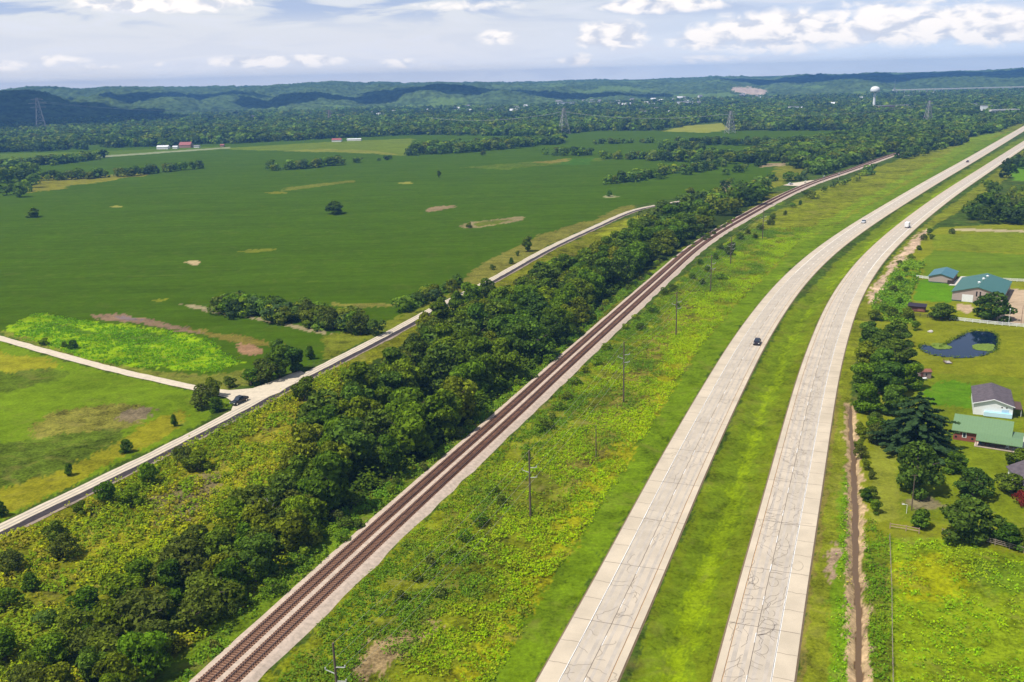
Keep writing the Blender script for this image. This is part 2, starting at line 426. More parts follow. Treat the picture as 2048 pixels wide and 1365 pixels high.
# zones in photo pixels: polygon, colour, roughness of the fine variation, edge wobble in metres
ZONES = [
 ([(-400, 330), (-400, 660), (0, 668), (80, 690), (260, 740), (400, 772), (520, 760), (600, 738), (700, 690), (870, 600), (960, 555), (1090, 488), (1186, 445), (1270, 410), (1385, 392), (1560, 372), (1600, 330), (1500, 300), (1720, 262), (1440, 262), (1100, 262), (700, 268), (300, 285), (0, 300)], soy, .16, 2),
 # far field tones
 ([(0, 318), (200, 312), (440, 300), (440, 293), (200, 303), (0, 308)], (0.084, 0.140, 0.018), .2, 3),
 ([(430, 298), (640, 285), (830, 277), (815, 312), (700, 306), (560, 302)], (0.118, 0.165, 0.021), .3, 4),
 ([(560, 303), (700, 305), (800, 312), (760, 302), (640, 298)], (0.170, 0.190, 0.050), .3, 3),
 ([(200, 316), (330, 306), (460, 297), (460, 294), (330, 303), (200, 312)], (0.220, 0.240, 0.130), .1, 2),
 ([(1325, 263), (1370, 252), (1450, 246), (1460, 258), (1420, 266)], (0.220, 0.240, 0.065), .15, 4),
 ([(60, 385), (70, 350), (160, 352), (270, 346), (290, 352), (180, 366), (110, 380)], (0.170, 0.170, 0.035), .5, 6),
 ([(560, 376), (640, 367), (710, 360), (720, 363), (650, 372), (580, 381)], (.12, .14, .03), .5, 4),
 ([(920, 335), (1050, 325), (1180, 316), (1240, 318), (1120, 328), (1010, 340)], (.078, .125, .012), .5, 4),
 ([(1060, 325), (1130, 318), (1200, 318), (1110, 327)], (.17, .16, .06), .4, 3),
 ([(1120, 330), (1180, 330), (1190, 316), (1140, 318)], (0.050, 0.120, 0.015), .3, 3),
 ([(1480, 370), (1540, 352), (1560, 330), (1600, 326), (1610, 345), (1560, 375), (1500, 388)], (0.146, 0.160, 0.024), .5, 4),
 ([(1520, 335), (1540, 326), (1590, 325), (1600, 328), (1560, 332)], (0.270, 0.210, 0.110), .4, 3),
 ([(1440, 372), (1452, 362), (1470, 382), (1455, 392)], (0.200, 0.170, 0.080), .5, 3),
 # pale bare patches in the crop
 ([(845, 420), (870, 414), (905, 410), (912, 413), (880, 421), (850, 424)], (0.220, 0.160, 0.085), .4, 2.5),
 ([(918, 452), (940, 446), (990, 438), (1035, 432), (1052, 435), (1030, 443), (980, 453), (925, 458)], (0.200, 0.165, 0.075), .5, 2.5),
 ([(945, 449), (990, 440), (1025, 438), (1000, 447), (955, 454)], (0.101, 0.130, 0.024), .5, 2.5),
 ([(372, 524), (395, 521), (406, 525), (395, 530), (376, 528)], (0.380, 0.290, 0.150), .2, 1.5),
 ([(215, 413), (235, 411), (246, 414), (228, 416)], (0.250, 0.260, 0.110), .2, 2),
 ([(795, 366), (820, 364), (830, 367), (810, 369)], (0.200, 0.210, 0.070), .2, 2),
 ([(1200, 393), (1222, 389), (1235, 394), (1210, 397)], (0.220, 0.220, 0.100), .2, 2),
 ([(300, 600), (318, 597), (330, 600), (315, 605)], (0.168, 0.190, 0.030), .2, 2), ([(480, 504), (500, 499), (540, 497), (556, 500), (500, 506)], (0.146, 0.170, 0.030), .3, 2),
 ([(525, 385), (560, 383), (580, 386), (545, 388)], (0.157, 0.170, 0.030), .3, 2),
 ([(880, 600), (925, 560), (980, 520), (1080, 470), (1180, 440), (1260, 408), (1270, 416), (1190, 452), (1100, 492), (980, 560), (910, 592)], (0.145, 0.145, 0.050), .6, 3),
 ([(640, 672), (740, 655), (820, 622), (900, 585), (905, 592), (800, 648), (700, 700), (650, 722)], (0.123, 0.145, 0.024), .6, 3),
 # track along the hedge
 ([(355, 607), (400, 612), (430, 622), (520, 636), (620, 655), (665, 668), (640, 668), (540, 645), (440, 628), (380, 617)], (0.250, 0.210, 0.110), .3, 1.5),
 ([(660, 606), (720, 608), (790, 606), (800, 612), (720, 616), (670, 612)], (0.160, 0.160, 0.060), .5, 3),
 # lime patch north-west of the junction
 ([(40, 640), (80, 625), (160, 640), (250, 655), (330, 660), (420, 680), (450, 705), (490, 725), (430, 745), (330, 735), (240, 735), (170, 715), (90, 690), (10, 672), (0, 665)], (0.185, 0.300, 0.007), .55, 6),
 ([(95, 648), (150, 655), (200, 668), (160, 672), (110, 662)], (0.078, 0.150, 0.018), .4, 4),
 ([(215, 668), (320, 664), (350, 680), (280, 690), (230, 682)], (0.078, 0.150, 0.018), .5, 4),
 ([(180, 628), (250, 630), (300, 640), (360, 652), (420, 665), (400, 668), (300, 652), (200, 640)], (0.190, 0.125, 0.075), .4, 3),
 ([(225, 632), (270, 636), (290, 643), (250, 642)], (0.165, 0.125, 0.120), .2, 2),
 ([(360, 652), (420, 664), (500, 672), (560, 690), (500, 690), (430, 674)], (0.150, 0.130, 0.050), .5, 3),
 ([(470, 684), (520, 690), (530, 705), (500, 710), (478, 700)], (0.260, 0.150, 0.080), .4, 2),
 ([(0, 672), (0, 660), (170, 715), (300, 742), (420, 752), (520, 740), (520, 760), (440, 785), (330, 765), (160, 722)], (0.140, 0.160, 0.045), .6, 3),
 # meadow south-west of the side road
 ([(-400, 660), (0, 682), (160, 730), (300, 762), (400, 785), (470, 805), (300, 900), (0, 1040), (-400, 1230)], (0.118, 0.190, 0.013), .35, 2),
 ([(-50, 700), (90, 715), (130, 735), (60, 745), (-50, 750)], (0.210, 0.215, 0.025), .4, 6),
 ([(-50, 745), (100, 735), (150, 745), (60, 775), (-50, 790)], (.085, .13, .018), .6, 9),
 ([(40, 860), (110, 825), (230, 810), (310, 815), (290, 850), (180, 870), (80, 885)], (0.155, 0.155, 0.055), .8, 9),
 ([(240, 820), (300, 812), (310, 828), (270, 845), (240, 838)], (0.180, 0.140, 0.080), .5, 5),
 ([(-100, 890), (60, 880), (200, 860), (260, 855), (230, 890), (80, 960), (-100, 990)], (.078, .118, .02), .8, 10),
 ([(-100, 1000), (60, 960), (200, 905), (300, 845), (370, 815), (360, 845), (280, 900), (100, 990), (0, 1030), (-100, 1080)], (0.200, 0.200, 0.022), .45, 5),
 # strip between gravel road and railway
 ([(-400, 1240), (0, 1066), (300, 925), (600, 765), (700, 715), (870, 622), (970, 573), (1100, 503), (1240, 440), (1385, 402), (1440, 395), (1580, 385), (1480, 432), (1329, 520), (1200, 640), (1000, 820), (700, 1085), (380, 1365), (300, 1460), (-400, 1500)], (0.123, 0.135, 0.014), .9, 2),
 ([(60, 1110), (200, 1040), (330, 960), (480, 880), (560, 830), (600, 800), (640, 800), (620, 880), (540, 960), (420, 1020), (250, 1090), (120, 1120)], (0.190, 0.185, 0.025), .9, 6),
 ([(300, 1000), (380, 950), (430, 940), (430, 990), (380, 1040), (320, 1050)], (0.150, 0.120, 0.055), .9, 5),
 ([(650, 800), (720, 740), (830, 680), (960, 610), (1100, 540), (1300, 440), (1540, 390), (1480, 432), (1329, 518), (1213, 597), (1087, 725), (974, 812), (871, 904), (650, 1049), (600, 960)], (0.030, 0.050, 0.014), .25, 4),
 ([(1200, 470), (1240, 445), (1330, 412), (1350, 425), (1280, 460), (1230, 480)], (0.190, 0.215, 0.025), .7, 4),
 ([(300, 1365), (444, 1240), (574, 1140), (649, 1055), (871, 910), (974, 818), (1087, 730), (1213, 600), (1329, 522), (1480, 436), (1560, 398), (1570, 402), (1490, 445), (1340, 530), (1220, 612), (1100, 730), (980, 835), (700, 1085), (380, 1365)], (0.101, 0.160, 0.016), .75, 3),
 # railway to highway
 ([(500, 1400), (700, 1170), (870, 1020), (1030, 870), (1210, 695), (1420, 505), (1520, 440), (1620, 385), (1720, 350), (1830, 305), (1950, 262), (2048, 225), (2048, 255), (1859, 355), (1700, 447), (1580, 535), (1490, 638), (1412, 755), (1300, 945), (1220, 1090), (1060, 1370), (1000, 1480), (500, 1480)], (0.140, 0.165, 0.016), .85, 2),
 ([(620, 1400), (760, 1250), (930, 1080), (1100, 900), (1200, 780), (1330, 640), (1430, 530), (1460, 540), (1350, 680), (1250, 820), (1100, 1000), (900, 1200), (760, 1365)], (0.095, 0.115, 0.018), .9, 6),
 ([(900, 1365), (1000, 1220), (1120, 1040), (1220, 880), (1290, 760), (1380, 650), (1400, 680), (1290, 860), (1170, 1060), (1060, 1230), (970, 1365)], (0.213, 0.220, 0.012), .8, 5),
 ([(960, 1400), (1060, 1225), (1170, 1060), (1290, 860), (1400, 690), (1500, 580), (1600, 490), (1720, 420), (1860, 345), (1950, 290), (2034, 258), (1859, 360), (1700, 452), (1580, 540), (1490, 645), (1412, 760), (1300, 955), (1220, 1095), (1080, 1365)], (0.105, 0.172, 0.010), .55, 2),
 ([(1480, 560), (1600, 470), (1720, 400), (1850, 330), (1960, 268), (2030, 250), (1850, 345), (1700, 425), (1560, 520)], (0.134, 0.200, 0.013), .7, 4),
 ([(1140, 1000), (1260, 850), (1330, 700), (1370, 640), (1390, 600), (1330, 640), (1240, 780), (1130, 930)], (0.160, 0.150, 0.050), .9, 5),
 ([(690, 1340), (740, 1290), (800, 1270), (860, 1240), (880, 1250), (800, 1310), (720, 1365)], (0.240, 0.170, 0.080), .8, 3),
 # median
 ([(1240, 1420), (1310, 1200), (1435, 912), (1500, 765), (1575, 625), (1680, 515), (1790, 425), (1940, 334), (2048, 272), (2048, 282), (1879, 389), (1734, 505), (1638, 641), (1580, 805), (1519, 1029), (1420, 1420)], (0.118, 0.160, 0.012), .5, 1),
 ([(1360, 1420), (1415, 1250), (1462, 1100), (1510, 950), (1553, 800), (1590, 700), (1645, 600), (1724, 520), (1834, 430), (1965, 345), (2048, 285), (2048, 276), (1940, 345), (1810, 425), (1700, 505), (1605, 600), (1535, 720), (1480, 850), (1420, 980), (1360, 1130), (1300, 1260), (1260, 1420)], (.115, .172, .012), .5, 2.6),
 ([(1340, 1420), (1400, 1250), (1448, 1100), (1496, 950), (1540, 800), (1576, 700), (1634, 600), (1714, 520), (1824, 430), (1955, 345), (1990, 322), (1885, 378), (1745, 480), (1655, 570), (1575, 680), (1525, 800), (1468, 960), (1410, 1110), (1358, 1240), (1300, 1420)], (.165, .238, .006), .5, 2.4),
 # east verge of highway
 ([(1592, 1400), (1608, 1241), (1642, 1001), (1656, 899), (1673, 771), (1693, 672), (1734, 580), (1800, 495), (1860, 440), (1940, 383), (2048, 300), (2048, 330), (1960, 400), (1870, 450), (1820, 510), (1760, 600), (1720, 680), (1700, 790), (1700, 900), (1702, 1100), (1708, 1400)], (0.140, 0.165, 0.021), .7, 1),
 ([(1655, 1400), (1665, 1150), (1680, 980), (1695, 900), (1700, 1000), (1702, 1150), (1700, 1400)], (0.112, 0.190, 0.012), .6, 1.5),
 ([(1592, 1400), (1608, 1241), (1642, 1001), (1656, 899), (1673, 771), (1680, 790), (1664, 900), (1652, 1000), (1618, 1240), (1606, 1400)], (0.165, 0.145, 0.060), .5, .8),
 ([(1735, 600), (1745, 575), (1775, 540), (1800, 505), (1835, 470), (1860, 455), (1850, 480), (1800, 530), (1770, 575), (1755, 600), (1740, 612)], (0.420, 0.300, 0.200), .6, 2.5),
 ([(1655, 1105), (1668, 1080), (1682, 1100), (1668, 1160), (1655, 1170)], (0.270, 0.190, 0.120), .6, 1.5),
 # creek banks
 ([(1688, 1400), (1692, 1250), (1692, 1100), (1696, 980), (1696, 810), (1712, 810), (1722, 950), (1726, 1100), (1736, 1250), (1738, 1400)], (0.340, 0.240, 0.130), .7, .8),
 # properties to the east
 ([(1725, 1400), (1720, 1080), (1712, 940), (1712, 820), (1740, 700), (1740, 650), (1790, 560), (1850, 470), (1880, 455), (2048, 445), (2600, 430), (2600, 1400)], mow, .32, 1),
 ([(1848, 555), (1850, 520), (1870, 500), (2100, 512), (2100, 560)], (0.106, 0.170, 0.018), .2, 1),
 ([(1860, 470), (2100, 460), (2100, 508), (1870, 497)], (0.140, 0.185, 0.018), .4, 1),
 ([(1882, 460), (1930, 457), (2100, 462), (2100, 465), (1950, 463)], (0.360, 0.300, 0.170), .2, .5),
 ([(1825, 600), (1838, 560), (1858, 560), (1912, 572), (1905, 605)], (0.084, 0.200, 0.012), .2, .6),
 ([(1830, 745), (1960, 750), (2048, 755), (2048, 1060), (1780, 1040), (1745, 1000), (1750, 900), (1830, 830)], (0.134, 0.175, 0.017), .35, 1),
 ([(1900, 760), (1950, 775), (1944, 815), (1890, 812), (1850, 800), (1850, 775)], (0.084, 0.190, 0.013), .25, 3),
 ([(1745, 860), (1790, 880), (1800, 1040), (1740, 1045)], (0.185, 0.210, 0.045), .35, 1.5),
 ([(1800, 1000), (1860, 995), (1890, 1010), (1830, 1020)], (0.190, 0.160, 0.080), .4, 1.5),
 ([(1780, 1075), (1890, 1072), (2048, 1112), (2600, 1250), (2600, 1900), (1785, 1900)], (0.150, 0.212, 0.012), .75, 1),
 ([(1790, 1130), (1870, 1110), (1950, 1150), (1900, 1200), (1820, 1210)], (0.224, 0.250, 0.008), .7, 5),
 ([(1930, 1120), (2100, 1130), (2100, 1180), (1960, 1190)], (0.112, 0.180, 0.017), .6, 5),
 ([(1725, 1400), (1722, 1080), (1780, 1072), (1786, 1400)], (0.095, 0.130, 0.017), .9, 1),
 ([(1995, 590), (2003, 575), (2100, 585), (2100, 655), (1990, 645)], (0.400, 0.300, 0.200), .15, 1),
 ([(1917, 608), (1942, 610), (1946, 620), (1935, 628), (1912, 618)], (0.360, 0.260, 0.160), .3, .6),
 ([(2010, 335), (2048, 320), (2200, 310), (2200, 365), (2030, 362)], (0.101, 0.220, 0.015), .2, 2),
]
def ground_fields(x, y):
    """albedo, roughness amount at flat world arrays"""
    n = len(x)
    C = np.empty((n, 3)); C[:] = (.05, .085, .022); A = np.full(n, .7)
    wx = (fbm(x / 14, y / 14, 4, 5) - .5) * 2; wy = (fbm(x / 14 + 40, y / 14 + 9, 4, 15) - .5) * 2
    hx_ = (fbm(x / 2.2, y / 2.2, 3, 25) - .5) * 2 + RNG.normal(0, .35, n); hy_ = (fbm(x / 2.2 + 40, y / 2.2 + 9, 3, 35) - .5) * 2 + RNG.normal(0, .35, n)
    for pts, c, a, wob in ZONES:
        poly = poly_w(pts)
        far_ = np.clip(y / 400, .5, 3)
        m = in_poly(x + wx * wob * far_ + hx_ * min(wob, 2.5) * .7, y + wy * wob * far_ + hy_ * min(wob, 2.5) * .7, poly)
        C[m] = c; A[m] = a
    g_ = C[:, 1] > C[:, 2] * 2.2; C[g_, 2] *= .45; C[g_, 0] *= 1.04; C[g_] *= .94
    return C, A
xs_u = np.r_[[-9, -4, -2.2, -1.5], np.linspace(-1.15, 1.15, 1050), [1.5, 2.2, 4, 9]]
ys_v = np.r_[[-3000, -900, -200, 0, 40], np.geomspace(70, 5200, 760), [6000, 8000, 12000, 20000]]
wY = np.maximum(np.maximum(ys_v * .98 + 25, 60), -ys_v)
GX = xs_u[None, :] * wY[:, None]; GY = np.repeat(ys_v[:, None], len(xs_u), 1)
gx = GX.ravel(); gy = GY.ravel()
gC, gA = ground_fields(gx, gy)
gz = (fbm(gx / 60, gy / 60, 3, 3) - .5) * .25 - .12
near = (gy > 60) & (gy < 700)
hd = {}
def corridor(path, a, b, dz, soft):
    global gz
    idx = np.where((gy > 30) & (gy < 2500) & (np.abs(gx) < 1800))[0]
    d, u = path.dist(gx[idx], gy[idx])
    t = np.clip((np.minimum(d - a, b - d)) / soft, -1, 0) + 1
    gz[idx] = gz[idx] * (1 - t) + dz * t
    return idx, d
corridor(hwyL_left, -1, WH + 1, -.02, 6)
corridor(hwyR_left, -1, WH + 1, -.02, 6)
corridor(railA, -6, TRK + 8, -.02, 6)
corridor(gravel, -1, 10, -.02, 4)
# shallow median swale
idx = np.where((gy > 60) & (gy < 900))[0]
dL, _ = hwyL_left.dist(gx[idx], gy[idx]); dR, _ = hwyR_left.dist(gx[idx], gy[idx])
mid = (dL > WH + 1) & (dR < -1)
depth = np.minimum(dL - WH - 1, -dR - 1)
gz[idx[mid]] -= np.clip(depth[mid] * .16, 0, 1.2)
# creek channel
idx = np.where((gy > 60) & (gy < 400) & (gx > 20) & (gx < 160))[0]
dc, uc = creek.dist(gx[idx], gy[idx])
wob = (fbm(gx[idx] / 3, gy[idx] / 3, 3, 77) - .5) * 1.0
prof = np.clip((1.7 - np.abs(dc + wob * .6)) / 1.6, 0, 1)
fade = np.clip(uc / 6, 0, 1)
gz[idx] -= prof * 1.0 * fade
# pond basin
POND = poly_w([(1838, 692), (1850, 688), (1865, 691), (1880, 694), (1893, 688), (1905, 680), (1920, 672), (1934, 665), (1950, 661), (1975, 662), (1990, 667), (1995, 675), (1994, 690), (1988, 701), (1970, 708), (1945, 713), (1920, 714), (1890, 712), (1862, 707), (1845, 700)])
pc = POND.mean(0)
m = in_poly(gx, gy, pc + (POND - pc) * 1.03)
gz[m] = -.75
_b = np.abs(dc + wob) < 1.5 + (fbm(gx[idx] / 1.5, gy[idx] / 2.5, 3, 717) - .5) * 3.0
_w = np.abs(dc + wob) < .5
bi = idx[_b & (uc > 3)]; gC[bi] = np.array([.36, .255, .14]) * (.7 + .6 * fbm(gx[bi] / .8, gy[bi] / .8, 2, 718))[:, None]; gA[bi] = .5
bi = idx[_w & (uc > 3)]; gC[bi] = (.12, .07, .035)
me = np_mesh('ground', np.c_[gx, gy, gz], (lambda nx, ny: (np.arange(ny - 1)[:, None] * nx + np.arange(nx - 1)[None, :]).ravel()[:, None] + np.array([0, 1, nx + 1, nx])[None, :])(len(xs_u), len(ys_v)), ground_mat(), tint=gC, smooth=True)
a = me.data.attributes.new('rough_amt', 'FLOAT', 'POINT'); a.data.foreach_set('value', gA.astype(np.float32))
tag(me, 'flat valley floor of crop fields, weedy verges and mown lawns', 'ground', kind='structure')

# ================================================================== hills
sky_pts = [(-700, 170), (-300, 176), (0, 183), (60, 175), (110, 172.5), (180, 180), (230, 173), (300, 174.5), (400, 174), (460, 172), (520, 173), (600, 168), (680, 163), (740, 166), (770, 163), (820, 167), (900, 165), (980, 166), (1080, 166), (1150, 161), (1220, 159.5), (1300, 161), (1350, 157), (1420, 155), (1500, 152.5), (1560, 155), (1620, 148.5), (1700, 150), (1760, 145), (1840, 147), (1920, 143), (1980, 142), (2048, 137), (2400, 128), (2800, 120)]
spx = np.array([p[0] for p in sky_pts], float); spy = np.array([p[1] for p in sky_pts], float)
azc = np.linspace(R(-50), R(50), 1500)
colpx = 1024 + FPX * np.tan(azc) / math.cos(PITCH) * 1.0
yh = 157 + (1024 - colpx) * math.tan(ROLL)
tgt = (yh - np.interp(colpx, spx, spy) - 1.0) / (FPX / math.cos(PITCH) / np.cos(azc))   # tangent of elevation above the camera
footy = np.interp(colpx, [-700, 0, 200, 400, 700, 1000, 1300, 1500, 1750, 2048, 2800], [268, 252, 240, 231, 223, 216, 205, 196, 190, 181, 166])
foot = CAMH * FPX / math.cos(PITCH) ** 2 / np.maximum(footy - yh, 20) / np.cos(azc)
rr = np.geomspace(1900, 7000, 460)
HR, HA = np.meshgrid(rr, azc, indexing='ij')
hx = HR * np.sin(HA); hy = HR * np.cos(HA)
spur = (fbm(hx / 420, hy / 1500, 3, 21) - .5) * 1300
t = np.clip((HR - foot[None, :] - 350 - spur * .8) / 1000, 0, 1); t = t * t * (3 - 2 * t)
rid = 1 - np.abs(fbm(hx / 330 + 3, hy / 520, 4, 31, .5) * 2 - 1)
rid2 = 1 - np.abs(fbm(hx / 120 + 8, hy / 160, 3, 41, .5) * 2 - 1)
back = np.clip((HR - foot[None, :] - 700) / 1300, 0, 1)
hz = t * (10 + 62 * rid ** 1.5 * (.6 + .4 * back) + 30 * rid2 + 38 * back)
el_t = ((hz - CAMH) / HR).max(0)
# scale each azimuth so the skyline meets the photograph's
imax = ((hz - CAMH) / HR).argmax(0)
want = tgt * rr[imax] + CAMH
fac = want / hz[imax, np.arange(len(azc))]
fac = np.convolve(np.pad(fac, 7, mode='edge'), np.ones(15) / 15, 'valid')
hz = hz * fac[None, :]
KN = [(-160, 186, 130, 200), (30, 188, 115, 250), (190, 198, 75, 200), (330, 200, 70, 150), (450, 194, 80, 350), (625, 190, 95, 150), (760, 185, 60, 700), (880, 174, 130, 250), (1010, 186, 90, 100), (1120, 176, 70, 900), (1210, 189, 70, 250), (1340, 188, 70, 350), (1440, 172, 80, 500), (1560, 170, 70, 700), (1680, 163, 100, 300), (1900, 158, 150, 300), (2120, 150, 120, 200)]
for kx, ky, kw, kd in KN:
    kr = float(np.interp(kx, colpx, foot)) + kd + 250; ka = math.atan2(*(px_d := (Fv * FPX + Rv * (kx - W2 / 2) - Uv * (ky - H2 / 2)))[:2])
    kh = CAMH + px_d.z / math.hypot(px_d.x, px_d.y) * kr
    dxa = (HA - ka) * kr / (kw / FPX * kr * 1.0) + (fbm(hx / 200, hy / 200, 3, int(kx) % 97) - .5) * .9; dra = (HR - kr) / 420 + (fbm(hx / 180, hy / 180, 3, int(ky)) - .5) * .6
    kb = kh * np.exp(-(dxa ** 2) * 1.2 - dra ** 2 * 1.1) * (.93 + .14 * rid2)
    hz = np.where(kb > 3, np.maximum(hz, kb) + np.minimum(hz, kb) * .04, hz)
t = np.maximum(t, np.clip(hz / 12, 0, 1))
canopy = (fbm(hx / 16, hy / 16, 3, 51, .6) - .35) * 20 * np.clip(t * 8, 0, 1)
hz0 = hz.copy()
hz = np.where(t > .001, hz + canopy, -6)
def hill_z(x, y):
    r = math.hypot(x, y); a_ = math.atan2(x, y)
    i = int(np.clip(np.searchsorted(rr, r), 1, len(rr) - 1)); j = int(np.clip(np.searchsorted(azc, a_), 1, len(azc) - 1))
    return max(0.0, float(hz0[i, j]))
tn = fbm(hx / 170, hy / 170, 4, 61)[..., None]; tn2 = fbm(hx / 16, hy / 16, 3, 71)[..., None]
hc = 1.15 * (np.array([.035, .062, .022]) * (1 - tn) + np.array([.075, .11, .03]) * tn) * (.1 + 1.8 * tn2)
clear = (fbm(hx / 260 + 5, hy / 200, 3, 81) > .66)[..., None] & (hz0 < 55)[..., None]
hc = np.where(clear, np.array([.11, .17, .04]), hc)
_r = np.stack([hx, hy, hz - CAMH], -1); _zc = _r @ np.array(Fv); _px = 1024 + FPX * (_r @ np.array(Rv)) / _zc; _py = 682.5 - FPX * (_r @ np.array(Uv)) / _zc
qn = fbm(hx / 40, hy / 40, 3, 606); qm = (np.abs((_px - 1500) / 36) ** 2.2 + np.abs((_py - 182 - (_px - 1500) * .08) / 6.5) ** 2.2 + (qn - .5) * 1.2) < 1
hc = np.where(qm[..., None], np.array([.42, .33, .27]) * (.7 + .6 * tn2), hc)
ny_, nx_ = HR.shape
hm = mat('hill_forest_cover', (.05, .08, .02))
mh = bpy.data.materials.new('hill_cover'); mh.use_nodes = True
n = NT(mh.node_tree); b = n.n['Principled BSDF']; at = n.node('ShaderNodeAttribute'); at.attribute_name = 'tint'
n.l.new(at.outputs['Color'], b.inputs['Base Color']); b.inputs['Roughness'].default_value = 1.0; b.inputs['Specular IOR Level'].default_value = 0.0
hills = np_mesh('hills', np.c_[hx.ravel(), hy.ravel(), hz.ravel()], (np.arange(ny_ - 1)[:, None] * nx_ + np.arange(nx_ - 1)[None, :]).ravel()[:, None] + np.array([0, 1, nx_ + 1, nx_])[None, :], mh, tint=hc.reshape(-1, 3), smooth=False)
tag(hills, 'long range of wooded hills closing the valley', 'hills', kind='structure')

# ================================================================== roads
conc = mat('concrete_shoulder', (.51, .43, .32), .9, var=.12, scale=.12)
conc2 = mat('concrete_lane', (.495, .42, .325), .9, var=.10, scale=.2)
conc3 = mat('concrete_worn_lane', (.46, .395, .31), .9, var=.12, scale=.2)
tar = mat('crack_sealant', (.115, .09, .075), .7)
joint = mat('joint_line', (.16, .125, .10), .8)
wpaint = mat('white_road_paint', (.80, .79, .76), .7, var=.08, scale=4)
ypaint = mat('yellow_road_paint', (.60, .36, .16), .7, var=.2, scale=2)
rust_edge = mat('road_edge_dirt', (.17, .12, .07), .95)
def ribbon(mb, path, us, v0, v1, z, mi):
    x0, y0 = path.at(us, v0); x1, y1 = path.at(us, v1)
    k = len(us); vs = [(x0[i], y0[i], z) for i in range(k)] + [(x1[i], y1[i], z) for i in range(k)]
    mb.add(vs, [(i, k + i, k + i + 1, i + 1) for i in range(k - 1)], mi)
def wiggle(mb, path, u, v, wd, z, mi):
    """thin ribbon following (u, v) points"""
    u = np.asarray(u, float); v = np.asarray(v, float)
    x, y = path.at(u, 0); X = np.empty(len(u)); Y = np.empty(len(u))
    for i in range(len(u)): X[i], Y[i] = path.at(u[i], v[i])
    tx = np.gradient(X); ty = np.gradient(Y); L = np.hypot(tx, ty) + 1e-9; nx = -ty / L * wd / 2; ny = tx / L * wd / 2
    k = len(u); vs = [(X[i] + nx[i], Y[i] + ny[i], z) for i in range(k)] + [(X[i] - nx[i], Y[i] - ny[i], z) for i in range(k)]
    mb.add(vs, [(i, i + 1, k + i + 1, k + i) for i in range(k - 1)], mi)
def crack_line(rs, u0, v0, ang, L, vmin, vmax, step=.45):
    u = [u0]; v = [v0]; a_ = ang
    for _ in range(int(L / step)):
        a_ += rs.normal(0, .42)
        a_ = a_ * .93 + ang * .07
        u.append(u[-1] + math.cos(a_) * step); nv = v[-1] + math.sin(a_) * step
        if nv < vmin or nv > vmax: a_ = -a_; nv = min(max(nv, vmin), vmax)
        v.append(nv)
    return u, v
